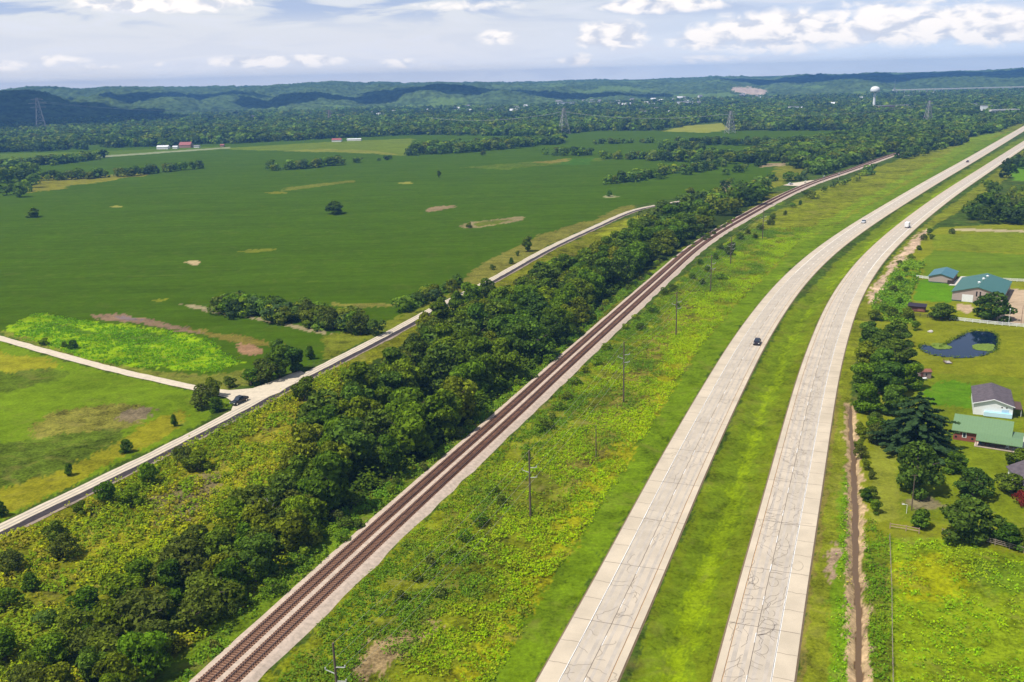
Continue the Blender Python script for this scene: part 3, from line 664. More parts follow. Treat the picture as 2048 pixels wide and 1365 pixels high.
def build_highway(name, path, bands, lines, label, seed, crackiness, umax_cr=330):
    mb = MB(); us = path.d[::2]
    z = .14
    for (v0, v1, mi) in bands: ribbon(mb, path, us, v0, v1, z, mi)
    for (v0, v1, mi) in bands:
        if v1 - v0 < 3.55: continue
        for c_ in (-.85, .85):
            uu = path.d[::2]; m_ = (v0 + v1) / 2 + c_; a0 = m_ - .28 + (fbm(uu / 14, uu * 0 + c_, 2, seed) - .5) * .3; a1 = m_ + .28 + (fbm(uu / 14, uu * 0 + c_ + 5, 2, seed) - .5) * .3
            x0, y0 = path.at(uu, 0); k = len(uu); vs = []
            for aa in (a0, a1):
                for i in range(k): q_ = path.at(uu[i], aa[i]); vs.append((float(q_[0]), float(q_[1]), z + .004))
            mb.add(vs, [(i, k + i, k + i + 1, i + 1) for i in range(k - 1)], 8)
    # sloping edges
    for v0, v1, z0, z1 in ((-.5, 0, -.1, z), (WH, WH + .5, z, -.1)):
        x0, y0 = path.at(us, v0); x1, y1 = path.at(us, v1); k = len(us)
        mb.add([(x0[i], y0[i], z0) for i in range(k)] + [(x1[i], y1[i], z1) for i in range(k)], [(i, k + i, k + i + 1, i + 1) for i in range(k - 1)], 7)
    for (v, wd, mi, dash) in lines:
        if dash:
            u = 3.0
            while u < path.L - 10:
                ribbon(mb, path, np.array([u, u + 1.5, u + 3.05]), v - wd / 2, v + wd / 2, z + .012, mi); u += 12.2
        else: ribbon(mb, path, us, v - wd / 2, v + wd / 2, z + .008, mi)
    rs = np.random.default_rng(seed)
    u = 5.0; k = 0
    while u < 520:
        wd = .10 if u < 300 else .12
        vv = np.linspace(.05, WH - .05, 9); wiggle(mb, path, u + rs.normal(0, .06, 9) + (vv - 6) * .02, vv, wd, z + .016, 6 if u > 200 else 5)
        for s_ in (1, 2):
            us_ = u + s_ * 6.8 + rs.normal(0, .4)
            sh = bands[0] if seed % 2 else bands[-1]
            vv = np.linspace(sh[0] + .05, sh[1], 5); wiggle(mb, path, us_ + rs.normal(0, .08, 5), vv, .08, z + .016, 6)
        u += 20.5 + rs.normal(0, .5); k += 1
    # longitudinal joints
    for (v0, v1, mi) in bands[1:]:
        uu = np.arange(0, 420, 1.4); wiggle(mb, path, uu, v0 + rs.normal(0, .022, len(uu)), .09, z + .020, 5)
    # wandering cracks
    for (v0, v1, mi), ck in zip(bands, crackiness):
        nn = int(umax_cr * ck / 10)
        for _ in range(nn):
            u0 = rs.uniform(0, umax_cr) * rs.uniform(.35, 1.0) ** .4
            typ = rs.random()
            if typ < .42: uu, vv = crack_line(rs, u0, rs.uniform(v0 + .3, v1 - .3), rs.normal(0, .35), rs.uniform(3, 9), v0 + .15, v1 - .15)
            elif typ < .95: uu, vv = crack_line(rs, u0, v0 + .1, math.pi / 2 + rs.normal(0, .4), rs.uniform(1.5, 4.5), v0 + .05, v1 - .05, .35)
            else:
                th = np.linspace(0, rs.uniform(2, 6), 16); r0 = rs.uniform(.4, 1.1); cvv = rs.uniform(v0 + 1, v1 - 1)
                uu = u0 + np.cos(th) * r0 * 1.7 + rs.normal(0, .05, 16); vv = np.clip(cvv + np.sin(th) * r0, v0 + .1, v1 - .1)
            wiggle(mb, path, uu, vv, .05, z + .024, 5)
    o = mb.build(name, [conc, conc2, conc3, wpaint, ypaint, tar, joint, rust_edge, mat('wheel_path_concrete', (.435, .38, .315), .9, var=.12, scale=.3)])
    return tag(o, label, 'highway', kind='structure')
build_highway('highway', hwyL_left, [(0, 3.4, 0), (3.4, 7.0, 2), (7.0, 10.6, 1), (10.6, WH, 0)],
              [(3.35, .22, 3, 0), (7.05, .2, 3, 1), (10.62, .16, 4, 0)], 'concrete carriageway nearer the railway, curving away to the right', 31, (.1, 1.2, 2.6, .15))
build_highway('highway', hwyR_left, [(0, 1.3, 0), (1.3, 5.0, 1), (5.0, 8.6, 2), (8.6, WH, 0)],
              [(1.33, .16, 4, 0), (4.95, .2, 3, 1), (8.62, .24, 3, 0)], 'cracked concrete carriageway nearer the houses, beyond the grass median', 52, (.1, 4.2, 4.8, .15))
# gravel road, dark strip and side road
gm = mat('pale_gravel', (.55, .47, .35), .95, var=.12, scale=.5)
gm2 = mat('wheel_track_gravel', (.37, .32, .26), .95, var=.15, scale=.7)
strip_dark = mat('dark_strip_surface', (.042, .033, .034), .95, var=.3, scale=.8)  # very dark band along the right side of the gravel road
pale = mat('pale_margin', (.26, .20, .15), .95, var=.3, scale=.5)
mb = MB()
def wob_ribbon(mb, path, v0, v1, z, mi, amp=.35, seed=1, u0=0, u1=None):
    us = np.arange(u0, (u1 or path.L), 2.0); rs = np.random.default_rng(seed)
    a0 = v0 + (fbm(us / 5, us * 0 + seed, 3, seed) - .5) * 2 * amp; a1 = v1 + (fbm(us / 5, us * 0 + seed + 9, 3, seed + 3) - .5) * 2 * amp
    k = len(us); vs = []
    for aa in (a0, a1):
        for i in range(k):
            x, y = path.at(us[i], aa[i]); vs.append((x, y, z))
    mb.add(vs, [(i, k + i, k + i + 1, i + 1) for i in range(k - 1)], mi)
wob_ribbon(mb, gravel, -.2, 3.3, .10, 0, .3, 3)
wob_ribbon(mb, gravel, .6, 1.1, .112, 1, .12, 5); wob_ribbon(mb, gravel, 2.0, 2.5, .114, 1, .12, 6)
# junction apron
ap = [(395, 775), (455, 781), (505, 777), (560, 757), (600, 741), (612, 748), (560, 785), (520, 800), (480, 812), (462, 822), (468, 806), (452, 795), (395, 784)]
mb.add([tuple(P(*p, .115)) for p in ap], [tuple(range(len(ap)))], 0)
o = mb.build('gravel_road', [gm, gm2]); tag(o, 'pale gravel farm road running beside the crop field', 'road', kind='structure')
mb = MB(); wob_ribbon(mb, gravel, 3.1, 5.6, .085, 0, .25, 8); wob_ribbon(mb, gravel, 5.5, 6.6, .075, 1, .6, 9)
o = mb.build('dark_strip', [strip_dark, pale]); tag(o, 'dark strip along the gravel road', 'path', kind='structure')
mb = MB(); wob_ribbon(mb, side, -1.9, 2.0, .095, 0, .35, 13)
o = mb.build('dirt_road', [gm]); tag(o, 'pale dirt side road leading off to the left', 'road', kind='structure')

# ================================================================== railway
bal = mat('ballast_stone', (.46, .365, .285), .95, var=.2, scale=1.2)
balr = mat('rusty_ballast', (.33, .195, .125), .95, var=.3, scale=1.0)
mb = MB(); us = railA.d[::2]; k = len(us)
secs = [(-3.5, -.1, 0), (-2.1, .52, 0), (-1.45, .60, 1), (1.45, .60, 0), (TRK - 1.45, .60, 1), (TRK + 1.45, .60, 0), (TRK + 2.2, .5, 0), (TRK + 3.9, -.1, 0)]
rows = []
for j, (v, z, mi) in enumerate(secs):
    wobv = (fbm(us / 4, us * 0 + j, 3, 90 + j) - .5) * (1.6 if j == 7 else (.5 if j == 0 else 0))
    rows.append([(*railA.at(us[i], v + wobv[i]), z) for i in range(k)])
vs = [p for r_ in rows for p in r_]
b0 = 0
for j in range(len(secs) - 1):
    mb.add(rows[j] + rows[j + 1], [(i, k + i, k + i + 1, i + 1) for i in range(k - 1)], secs[j][2])
o = mb.build('ballast_bed', [bal, balr]); tag(o, 'stone ballast embankment under both railway tracks', 'ballast', kind='structure')
steel = mat('rail_steel', (.20, .14, .12), .45, .6, var=.2, scale=1)
ties = mat('sleeper_wood', (.15, .076, .046), .9, var=.4, scale=.7)
for ti, (v, lab) in enumerate(((0, 'rusty brown railway track nearer the woods'), (TRK, 'rusty brown railway track nearer the highway'))):
    x0, y0 = railA.at(60, v)
    root = empty('railway_track', (float(x0), float(y0), 0), 0, lab, 'railway track', 'pair of parallel railway tracks')
    for s_ in (-.75, .75):
        mb = MB(); prof = [(-.075, .77), (-.075, .93), (.075, .93), (.075, .77)]
        rr_ = []
        for dv, z in prof:
            X, Y = railA.at(us, v + s_ + dv); rr_.append([(X[i] - x0, Y[i] - y0, z) for i in range(k)])
        for j in range(3): mb.add(rr_[j] + rr_[j + 1], [(i, k + i, k + i + 1, i + 1) for i in range(k - 1)], 0)
        mb.build('rail', steel, root)
    sl_me = MB().box(-1.35, 1.35, -.13, .13, .62, .78)
    s0 = sl_me.build('sleeper', ties, root)
    V = []; n_ind = 0; u = 74.0 - 1; rsl = np.random.default_rng(5 + ti)
    base = np.array(sl_me.v)
    while u < railA.L - 5:
        X, Y = railA.at(u, v); X2, Y2 = railA.at(u + .5, v); an = math.atan2(Y2 - Y, X2 - X) - math.pi / 2 + rsl.normal(0, .015)
        if n_ind < 100:
            c = s0 if n_ind == 0 else s0.copy()
            if n_ind: COL.objects.link(c); c.parent = root
            c.location = (X - x0, Y - y0, 0); c.rotation_euler = (0, 0, an); n_ind += 1
        else:
            ca, sa = math.cos(an), math.sin(an)
            B = base @ np.array([[ca, sa, 0], [-sa, ca, 0], [0, 0, 1]]) + np.array([X - x0, Y - y0, 0]); V.append(B)
        u += .62 if u < 500 else 1.24
    V = np.vstack(V); nb = len(V) // 8
    Fq = (np.arange(nb)[:, None, None] * 8 + np.array([(0, 3, 2, 1), (4, 5, 6, 7), (0, 1, 5, 4), (1, 2, 6, 5), (2, 3, 7, 6), (3, 0, 4, 7)])[None]).reshape(-1, 4)
    o = np_mesh('sleepers', V, Fq, ties, parent=root); o['kind'] = 'stuff'

# ================================================================== water
def water_mat(name, c, rough=.06):
    m = bpy.data.materials.new(name); m.use_nodes = True; n = NT(m.node_tree); b = n.n['Principled BSDF']
    b.inputs['Base Color'].default_value = (*c, 1); b.inputs['Roughness'].default_value = rough; b.inputs['Specular IOR Level'].default_value = .32
    tcn = n.node('ShaderNodeTexCoord'); bp = n.node('ShaderNodeBump'); bp.inputs['Strength'].default_value = .06
    n.l.new(n.noise(tcn.outputs['Object'], 1.2, 3), bp.inputs['Height']); n.l.new(bp.outputs[0], b.inputs['Normal'])
    return m
pw = pc + (POND - pc) * 1.02
mb = MB(); mb.add([(p[0], p[1], -.32) for p in pw], [tuple(range(len(pw)))])
o = mb.build('pond', water_mat('pond_water', (.003, .010, .030))); tag(o, 'small dark blue pond in the lawn', 'pond', kind='structure')
mb = MB(); us = np.arange(4, creek.L, 2); x0, y0 = creek.at(us, -1.3); x1, y1 = creek.at(us, 1.3); k = len(us)
mb.add([(x0[i], y0[i], -.86) for i in range(k)] + [(x1[i], y1[i], -.86) for i in range(k)], [(i, k + i, k + i + 1, i + 1) for i in range(k - 1)])
o = mb.build('stream', water_mat('muddy_water', (.13, .08, .04), .35)); tag(o, 'narrow muddy stream in a ditch beside the highway', 'stream', kind='structure')

# ================================================================== foliage
def quads(C, N, S, rng, jit=.6):
    """leaf quads at C facing N (n,3), size S (n,)"""
    n = len(C)
    N = N + rng.normal(0, jit, (n, 3)); N /= np.linalg.norm(N, axis=1)[:, None] + 1e-9
    T = np.cross(N, rng.normal(0, 1, (n, 3))); T /= np.linalg.norm(T, axis=1)[:, None] + 1e-9
    B = np.cross(N, T); S = S[:, None]
    a = S * rng.uniform(.75, 1.2, (n, 1)); b = S * rng.uniform(.55, 1.0, (n, 1))
    lift = N * S * rng.uniform(-.2, .3, (n, 1))
    V = np.stack([C - T * a, C - B * b + lift, C + T * a, C + B * b + lift], 1).reshape(-1, 3)
    F_ = np.arange(4 * n).reshape(-1, 4)
    return V, F_
def crown_points(rng, n, h, r, base=.22, lobes=14, lob=.42, shape='round'):
    """points on the surface of overlapping lobes; crown spans base*h..h, radius r"""
    zc = h * (1 + base) / 2; hh = h * (1 - base) / 2
    L = []
    for i in range(lobes):
        th = rng.uniform(0, 2 * math.pi); q = rng.uniform(.0, 1.0) ** .6; zz = rng.uniform(-.8, .85)
        if shape == 'cone': rad = (1 - (zz + .75) / 1.75) * .75 + .1
        else: rad = math.sqrt(max(0, 1 - zz * zz)) if zz > 0 else .94
        rl = lob * r * rng.uniform(.65, 1.15) * (1 if shape != 'cone' else .5 + rad * .6)
        L.append((math.cos(th) * q * max(.05, rad * r - rl * .45), math.sin(th) * q * max(.05, rad * r - rl * .45), zc + zz * (hh - rl * .4), rl))
    L.append((0, 0, zc, .62 * r)); L.append((0, 0, zc + hh * .45, .42 * r))
    L = np.array(L); wgt = L[:, 3] ** 2; wgt /= wgt.sum()
    k = rng.choice(len(L), n, p=wgt)
    d = rng.normal(0, 1, (n, 3)); d[:, 2] += .35; d /= np.linalg.norm(d, axis=1)[:, None]
    rad = L[k, 3] * rng.uniform(.80, 1.08, n)
    C = L[k, :3] + d * rad[:, None] * np.array([1, 1, .8])
    # drop what is buried inside another lobe
    keep = np.ones(n, bool)
    for j in range(len(L)):
        dd = (C - L[j, :3]) / np.array([1, 1, .8]); inside = (np.linalg.norm(dd, axis=1) < L[j, 3] * .74) & (k != j)
        keep &= ~inside
    return C[keep], d[keep], k[keep]
GREENS = [(.095, .145, .018), (.120, .165, .016), (.072, .120, .024), (.135, .155, .018), (.088, .145, .014), (.075, .115, .026)]
def trunk_mb(h, r, rng, spread):
    mb = MB(); n = 7
    bend = rng.uniform(-.03, .03, 2) * h
    top = (bend[0], bend[1], h * .62)
    mb.bar((0, 0, -.3), (bend[0] * .5, bend[1] * .5, h * .32), r, 0, r * .72, n); mb.bar((bend[0] * .5, bend[1] * .5, h * .32), top, r * .72, 0, r * .3, n)
    for i in range(6):
        a_ = i * 2.4 + rng.uniform(0, .8); z0 = h * rng.uniform(.25, .5); L = spread * rng.uniform(.45, .8)
        mb.bar((bend[0] * .5, bend[1] * .5, z0), (math.cos(a_) * L, math.sin(a_) * L, z0 + h * rng.uniform(.15, .32)), r * .36, 0, r * .1, 5)
    return mb
bark = mat('bark', (.12, .095, .075), .95, var=.3, scale=3)
def make_tree(name, seed, h, r, n, leaf, base, col, shape='round', lobes=14, lob=.42, twig=1):
    rng = np.random.default_rng(seed)
    C, D, K_ = crown_points(rng, n, h, r, base, lobes, lob, shape)
    S = leaf * rng.uniform(.6, 1.25, len(C))
    V, F_ = quads(C, D, S, rng)
    lobt = rng.uniform(.72, 1.3, 64)[K_ % 64]
    t_ = np.array(col)[None] * (lobt * rng.uniform(.55, 1.6, len(C)))[:, None]
    t_ = np.repeat(t_, 4, 0)
    root = empty(name, (0, 0, 0))
    trunk_mb(h, r * .055 + .1, rng, r).build('trunk', bark, root)
    np_mesh('crown', V, F_, FOL, tint=t_, parent=root)
    return root
def make_conifer(name, seed, h, r, n, leaf, col, base=.05, droop=.25, tiers=11, dome=False):
    rng = np.random.default_rng(seed)
    Cs = []; Ds = []; tt = []
    for i in range(tiers):
        f = i / (tiers - 1); z = h * (base + (1 - base) * f ** .95); rad = r * ((1 - f) ** .8 if not dome else (1 - f ** 2.0) ** .75) + .25
        nb = int(5 + 9 * (1 - f))
        for j in range(nb):
            a_ = 2 * math.pi * j / nb + i * .7 + rng.uniform(-.2, .2); L = rad * rng.uniform(.72, 1.1)
            m_ = max(6, int(n / (tiers * 9) * (L / r + .3)))
            s_ = rng.uniform(.1, 1, m_) ** .7; wv = (rng.uniform(-1, 1, m_)) * L * .22 * (1.15 - s_)
            x = math.cos(a_) * s_ * L - math.sin(a_) * wv; y = math.sin(a_) * s_ * L + math.cos(a_) * wv
            zz = z - droop * L * s_ ** 1.4 + rng.uniform(-.1, .25, m_) * (1.1 - s_) + .22 * L * np.clip(s_ - .7, 0, 1)
            Cs.append(np.c_[x, y, zz]); Ds.append(np.c_[np.full(m_, math.cos(a_) * .5), np.full(m_, math.sin(a_) * .5), np.full(m_, 1.0)])
            tt.append(np.full(m_, rng.uniform(.75, 1.25)) * (.75 + .5 * s_))
    C = np.vstack(Cs); D = np.vstack(Ds); T_ = np.concatenate(tt)
    V, F_ = quads(C, D, leaf * rng.uniform(.6, 1.2, len(C)), rng, .45)
    t_ = np.repeat(np.array(col)[None] * (T_ * rng.uniform(.75, 1.25, len(C)))[:, None], 4, 0)
    root = empty(name, (0, 0, 0))
    mb = MB(); mb.bar((0, 0, -.3), (0, 0, h * .93), r * .05 + .12, 0, .05, 7); mb.build('trunk', bark, root)
    np_mesh('crown', V, F_, FOL, tint=t_, parent=root)
    return root
DEC = []    # big broadleaf prototypes, unit height 12
for i in range(7):
    DEC.append((make_tree('broadleaf_tree', 100 + i, 12.0, [5.0, 5.6, 4.4, 5.2, 4.8, 6.0, 4.2][i], 4800, .46, [-.04, -.02, -.06, .0, -.05, -.02, -.05][i], GREENS[i % 6], lobes=[16, 20, 14, 22, 12, 24, 16][i], lob=[.42, .36, .46, .34, .5, .33, .4][i]), [False]))
MED = []
for i in range(5):
    MED.append((make_tree('small_tree', 200 + i, 6.0, [2.7, 3.1, 2.3, 2.6, 3.3][i], 2400, .27, -.08, [(.095, .155, .016), (.10, .135, .024), (.075, .13, .018), (.12, .155, .016), (.085, .105, .028)][i], lobes=12, lob=.44), [False]))
SHR = []
for i in range(5):
    SHR.append((make_tree('shrub', 300 + i, 2.6, [1.7, 1.4, 2.0, 1.5, 1.8][i], 800, .20, -.05, [(.11, .17, .018), (.10, .115, .04), (.08, .14, .018), (.14, .18, .018), (.09, .12, .026)][i], lobes=9, lob=.46), [False]))
CED = (make_conifer('cedar_tree', 400, 8.0, 2.6, 3000, .24, (.055, .095, .028), base=.0, droop=.1, tiers=14), [False])
SPR = (make_conifer('spruce_tree', 401, 15.0, 8.2, 8000, .46, (.040, .068, .040), base=.04, droop=.22, tiers=12, dome=True), [False])
REDS = (make_tree('shrub', 450, 3.2, 1.8, 1100, .2, -.08, (.13, .018, .022), lobes=9, lob=.46), [False])
TREES = []   # (x, y, proto list key, height, width factor, label, group, name)
def add_tree(px, py, kind, h, wf=1.0, label=None, group=None, cat='tree'):
    p = P(px, py); TREES.append([p.x, p.y, kind, h, wf, label, group, cat])
def scatter(polys, n, kind, h0, h1, label, group, seed, mind=4.0, wf=1.0, cat='tree'):
    poly = poly_w(polys); rs = np.random.default_rng(seed); pts = []; lo = poly.min(0); hi = poly.max(0); tries = 0
    while len(pts) < n and tries < n * 60:
        tries += 1; q = rs.uniform(lo, hi)
        if not in_poly(np.array([q[0]]), np.array([q[1]]), poly)[0]: continue
        if any((q[0] - a_[0]) ** 2 + (q[1] - a_[1]) ** 2 < mind * mind for a_ in pts): continue
        if group.startswith('trees of the dense') and abs(railA.dist(q[:1], q[1:])[0][0]) < 9.5: continue
        pts.append(q)
    for q in pts:
        lb = label(q) if callable(label) else label; h = rs.uniform(h0, h1)
        if callable(label) and lb.startswith('leafy'): lb = ('tall ' if h > h0 + .6 * (h1 - h0) else ('low ' if h < h0 + .3 * (h1 - h0) else '')) + lb
        TREES.append([q[0], q[1], kind, h, wf * rs.uniform(.9, 1.15), lb, group, cat])
def row(pts, n, kind, h0, h1, label, group, seed, spread=2.0, wf=1.0, cat='tree'):
    q = poly_w(pts); d = np.r_[0, np.cumsum(np.linalg.norm(np.diff(q, axis=0), axis=1))]; rs = np.random.default_rng(seed)
    for i in range(n):
        u = (i + rs.uniform(.1, .9)) / n * d[-1]
        TREES.append([np.interp(u, d, q[:, 0]) + rs.normal(0, spread), np.interp(u, d, q[:, 1]) + rs.normal(0, spread), kind, rs.uniform(h0, h1), wf * rs.uniform(.85, 1.2), label + (', ' + ['left end', 'left part', 'middle part', 'right part', 'right end'][min(4, int(5 * (i + .5) / n))] if n > 6 else ''), group, cat])
G1 = 'trees of the dense strip between gravel road and railway'
POLE_PX = [(1061, 1035), (1247, 805), (1352, 672), (1421, 585), (1461, 530), (1525, 478)]
ORD = ['first', 'second', 'third', 'fourth', 'fifth', 'sixth']
def strip_label(q):
    d, u = railA.dist(np.array([q[0]]), np.array([q[1]])); g_, _ = gravel.dist(np.array([q[0]]), np.array([q[1]]))
    du = [railA.dist(np.array([P(*p).x]), np.array([P(*p).y]))[1][0] for p in POLE_PX]
    k_ = int(np.argmin([abs(a_ - u[0]) for a_ in du])); fr = abs(d[0]) / (abs(d[0]) + abs(g_[0]))
    side_ = 'railway edge' if fr < .3 else ('middle' if fr < .6 else 'gravel road edge')
    return 'leafy tree, %s of the wooded strip, level with the %s utility pole' % (side_, ORD[k_])
scatter([(600, 1010), (649, 1049), (760, 975), (871, 900), (974, 808), (1087, 722), (1128, 684), (1213, 594), (1329, 515), (1400, 472), (1330, 470), (1200, 520), (1060, 590), (985, 640), (900, 690), (830, 725), (760, 775), (700, 830), (640, 880), (590, 940)], 130, 'D', 10.5, 15.5, strip_label, G1, 1, 4.8, 1.1)
scatter([(1330, 515), (1400, 472), (1480, 430), (1550, 398), (1520, 385), (1440, 402), (1380, 415), (1300, 455), (1260, 480)], 60, 'D', 9.5, 14.5, strip_label, G1, 2, 5.5, 1.15)
scatter([(640, 870), (720, 800), (830, 705), (985, 625), (1110, 560), (1060, 590), (900, 690), (760, 775), (640, 880)], 26, 'M', 7.0, 10, strip_label, G1, 3, 4.0, 1.1)
def corner_label(q):
    d, u = railA.dist(np.array([q[0]]), np.array([q[1]]))
    a_ = 'along the railway bank' if abs(d[0]) < 14 else ('one row back' if abs(d[0]) < 24 else 'deep inside')
    b_ = 'near end' if u[0] < 95 else ('lower part' if u[0] < 120 else ('middle' if u[0] < 150 else 'upper part'))
    return 'olive green scrub tree %s, %s of the bottom left thicket' % (a_, b_)
for i_, (px, py, h) in enumerate([(850, 670, 9.5), (885, 649, 11), (912, 632, 10.5), (942, 616, 11.5), (972, 602, 10)]):
    add_tree(px, py, 'D', h, 1.0, 'tall tree whose crown overlaps the gravel road, %s of the five from the left' % ORD[i_], G1)
G2 = 'scrub trees in the lower left below the gravel road'
scatter([(100, 1365), (300, 1352), (355, 1316), (444, 1232), (513, 1172), (574, 1130), (649, 1045), (600, 960), (540, 1000), (470, 1060), (380, 1120), (250, 1210), (120, 1290)], 36, 'M', 4.5, 8.0, corner_label, G2, 4, 3.6, 1.25)
scatter([(400, 1240), (513, 1172), (574, 1130), (649, 1045), (600, 990), (500, 1090), (420, 1170)], 9, 'D', 7.5, 9.5, lambda q: corner_label(q).replace('olive green scrub', 'taller dark'), G2, 5, 6.0, 1.1)
scatter([(-150, 1350), (0, 1290), (200, 1200), (380, 1100), (260, 1240), (120, 1330), (60, 1450), (-150, 1500)], 20, 'M', 3.0, 6.0, lambda q: corner_label(q).replace('olive green', 'low leafy'), G2, 6, 3.4, 1.3)
scatter([(80, 1480), (150, 1370), (300, 1355), (240, 1470)], 10, 'D', 7.0, 9.0, lambda q: corner_label(q).replace('olive green scrub', 'dark bottom edge'), G2, 61, 5, 1.0)
# explicit saplings beside the gravel road
G3 = 'saplings in the yellow weeds below the gravel road'
for (px, py, h, wf, lb) in [(115, 1085, 5.5, .9, 'slim sapling in yellow weeds, second from the left below the gravel road'), (30, 1140, 4.5, 1.2, 'leafy sapling at the left edge of the photo below the gravel road'),
    (125, 1115, 5, 1.1, 'dark sapling standing just in front of a slim one, lower left'), (215, 1005, 5, 1.2, 'broad dark sapling in the group below the gravel road, its left one'), (262, 1010, 5, 1.3, 'broad dark sapling in the group below the gravel road, its middle one'),
    (298, 968, 5.5, 1.0, 'tallest sapling of the group below the gravel road, right of the other two'), (160, 1030, 3.6, 1.0, 'small sapling right against the dark edge of the gravel road, lower left'),
    (395, 940, 5.2, 1.5, 'rounded dark tree alone in the yellow weeds below the gravel road'), (365, 925, 4.2, 1.2, 'smaller round shrubby tree touching the left of a rounded dark tree'), (610, 800, 7.5, 1.1, 'dark round tree right against the gravel road, past the junction'), (640, 815, 5, 1.1, 'light green bush just right of the dark round tree past the junction'),
    (20, 1215, 4, 1.4, 'dark leafy bush at the left edge, lowest but one'), (60, 1180, 3.6, 1.2, 'low bush between the left edge saplings and the thicket')]:
    add_tree(px, py, 'M', h, wf, lb, G3)
G4 = 'trees and bushes on the field side of the gravel road'
for (px, py, k_, h, wf, lb) in [(404, 816, 'M', 7.0, 1.15, 'dark rounded bushy tree left of the pickup truck, the largest of three'), (430, 794, 'M', 6.4, .95, 'dark bushy tree behind the other two left of the pickup truck'), (432, 824, 'M', 4.6, 1.2, 'shorter dark bushy tree nearest the pickup truck'),
    (460, 774, 'M', 3.8, 1.1, 'small bushy tree by itself behind the road junction'), (350, 852, 'M', 3.6, .7, 'small narrow dark tree alone in the meadow edge'), (252, 905, 'M', 3.6, 1.3, 'round dark bush at the meadow edge, right of the smaller one'),
    (138, 950, 'M', 3.2, 1.0, 'small dark bush at the meadow edge above the gravel road'), (4, 1032, 'M', 3.8, 1.1, 'dark bush cut by the left edge above the gravel road'),
    (503, 769, 'M', 5.5, 1.5, 'bushy tree left of the big tree behind the junction'), (528, 762, 'M', 7.0, 1.4, 'bushy mid green tree in the clump behind the junction'), (560, 755, 'D', 10.5, 1.3, 'largest dark tree of the clump behind the road junction'), (592, 742, 'D', 8.5, 1.15, 'dark tree at the roadside end of the clump behind the junction'), (622, 718, 'M', 5.0, .9, 'smaller bush just past the clump behind the junction'),
    (560, 722, 'D', 7.5, 1.3, 'bush at the back of the clump behind the junction'), (1055, 503, 'D', 8.6, 1.25, 'dark rounded tree alone beside the gravel road, far side of the hedge'), (1022, 528, 'M', 3.4, 1.0, 'small bush by the gravel road left of a rounded tree'), (1035, 512, 'M', 3.0, 1.0, 'small low bush at the foot of the roadside rounded tree'), (985, 540, 'M', 3.0, 1.0, 'small bush in rough grass where the road turns visible again')]:
    add_tree(px, py, k_, h, wf, lb, G4)
row([(815, 622), (850, 606), (885, 592), (918, 572)], 11, 'M', 5.5, 8, 'bushy dark tree in the short clump between the crop field and gravel road', 'short roadside clump of bushy trees', 8, 2.2, 1.15)
row([(432, 622), (520, 634), (620, 650), (700, 664), (735, 672)], 34, 'M', 6.2, 9.0, 'dark tree of the hedge standing out into the crop field', 'hedge of dark trees in the crop field', 9, 2.0, 1.05)
row([(445, 614), (560, 625), (640, 636), (720, 655)], 20, 'M', 6.5, 8.5, 'dark tree of the hedge standing out into the crop field', 'hedge of dark trees in the crop field', 10, 2.0, 1.05)
for (px, py, h, wf, lb) in [(670, 428, 9.5, 1.65, 'wide dark tree standing alone in the middle of the crop field'), (66, 435, 7.5, 1.6, 'wide tree alone in the crop field near the left edge'), (878, 355, 7, 1.1, 'small round tree alone in the far crop field'),
    (938, 456, 3.6, 1.3, 'low dark bush on the left end of a bare oval patch'), (1218, 393, 5, 1.2, 'small dark tree on a pale spot in the crop field'), (1381, 394, 8, 1.5, 'wide dark tree at the far bend of the gravel road'), (965, 311, 6, 1.2, 'single small tree below the long dark grove')]:
    add_tree(px, py, 'D' if h > 6 else 'M', h, wf, lb, 'lone trees in the crop field')
for (px, py, wd) in ((88, 690, 4), (145, 698, 5), (128, 694, 3)):
    add_tree(px, py, 'M', wd * .7, 1.5, 'dark bush in the lime green patch above the side road', 'bushes in the lime green patch', 'bush')
# east side of the highway
G5 = 'trees of the clump between highway and pond'
for (px, py, h, wf, lb) in [(1738, 692, 8.5, 1.35, 'pale green topped tree at the far end of the clump by the highway'), (1795, 688, 8.5, 1.25, 'tree at the far lawn side corner of the clump by the highway'), (1728, 735, 9.5, 1.15, 'tree on the highway side, second from the far end of the clump'),
    (1785, 738, 10, 1.45, 'large tree in the middle of the clump by the highway'), (1730, 780, 9.5, 1.15, 'dark tree leaning over the highway verge at the clump middle'), (1775, 790, 10, 1.4, 'dark leafy tree at the near middle of the clump'), (1760, 760, 10, 1.2, 'tree crown at the heart of the clump, ringed by the others'),
    (1815, 775, 8.5, 1.15, 'brownish green tree nearest the little shed'), (1738, 822, 8.5, 1.2, 'leafy tree at the near verge corner of the clump'), (1785, 830, 8.5, 1.35, 'dark tree where the clump meets the spreading spruce'), (1748, 856, 4.5, 1.1, 'light green tree between the muddy stream and the spreading spruce'), (1810, 730, 7.5, 1.1, 'tree at the lawn edge of the clump, level with the pond'), (1760, 715, 9, 1.2, 'tree behind the large one, toward the far end of the clump')]:
    add_tree(px, py, 'D', h, wf, lb, G5)
G6 = 'trees in the house gardens'
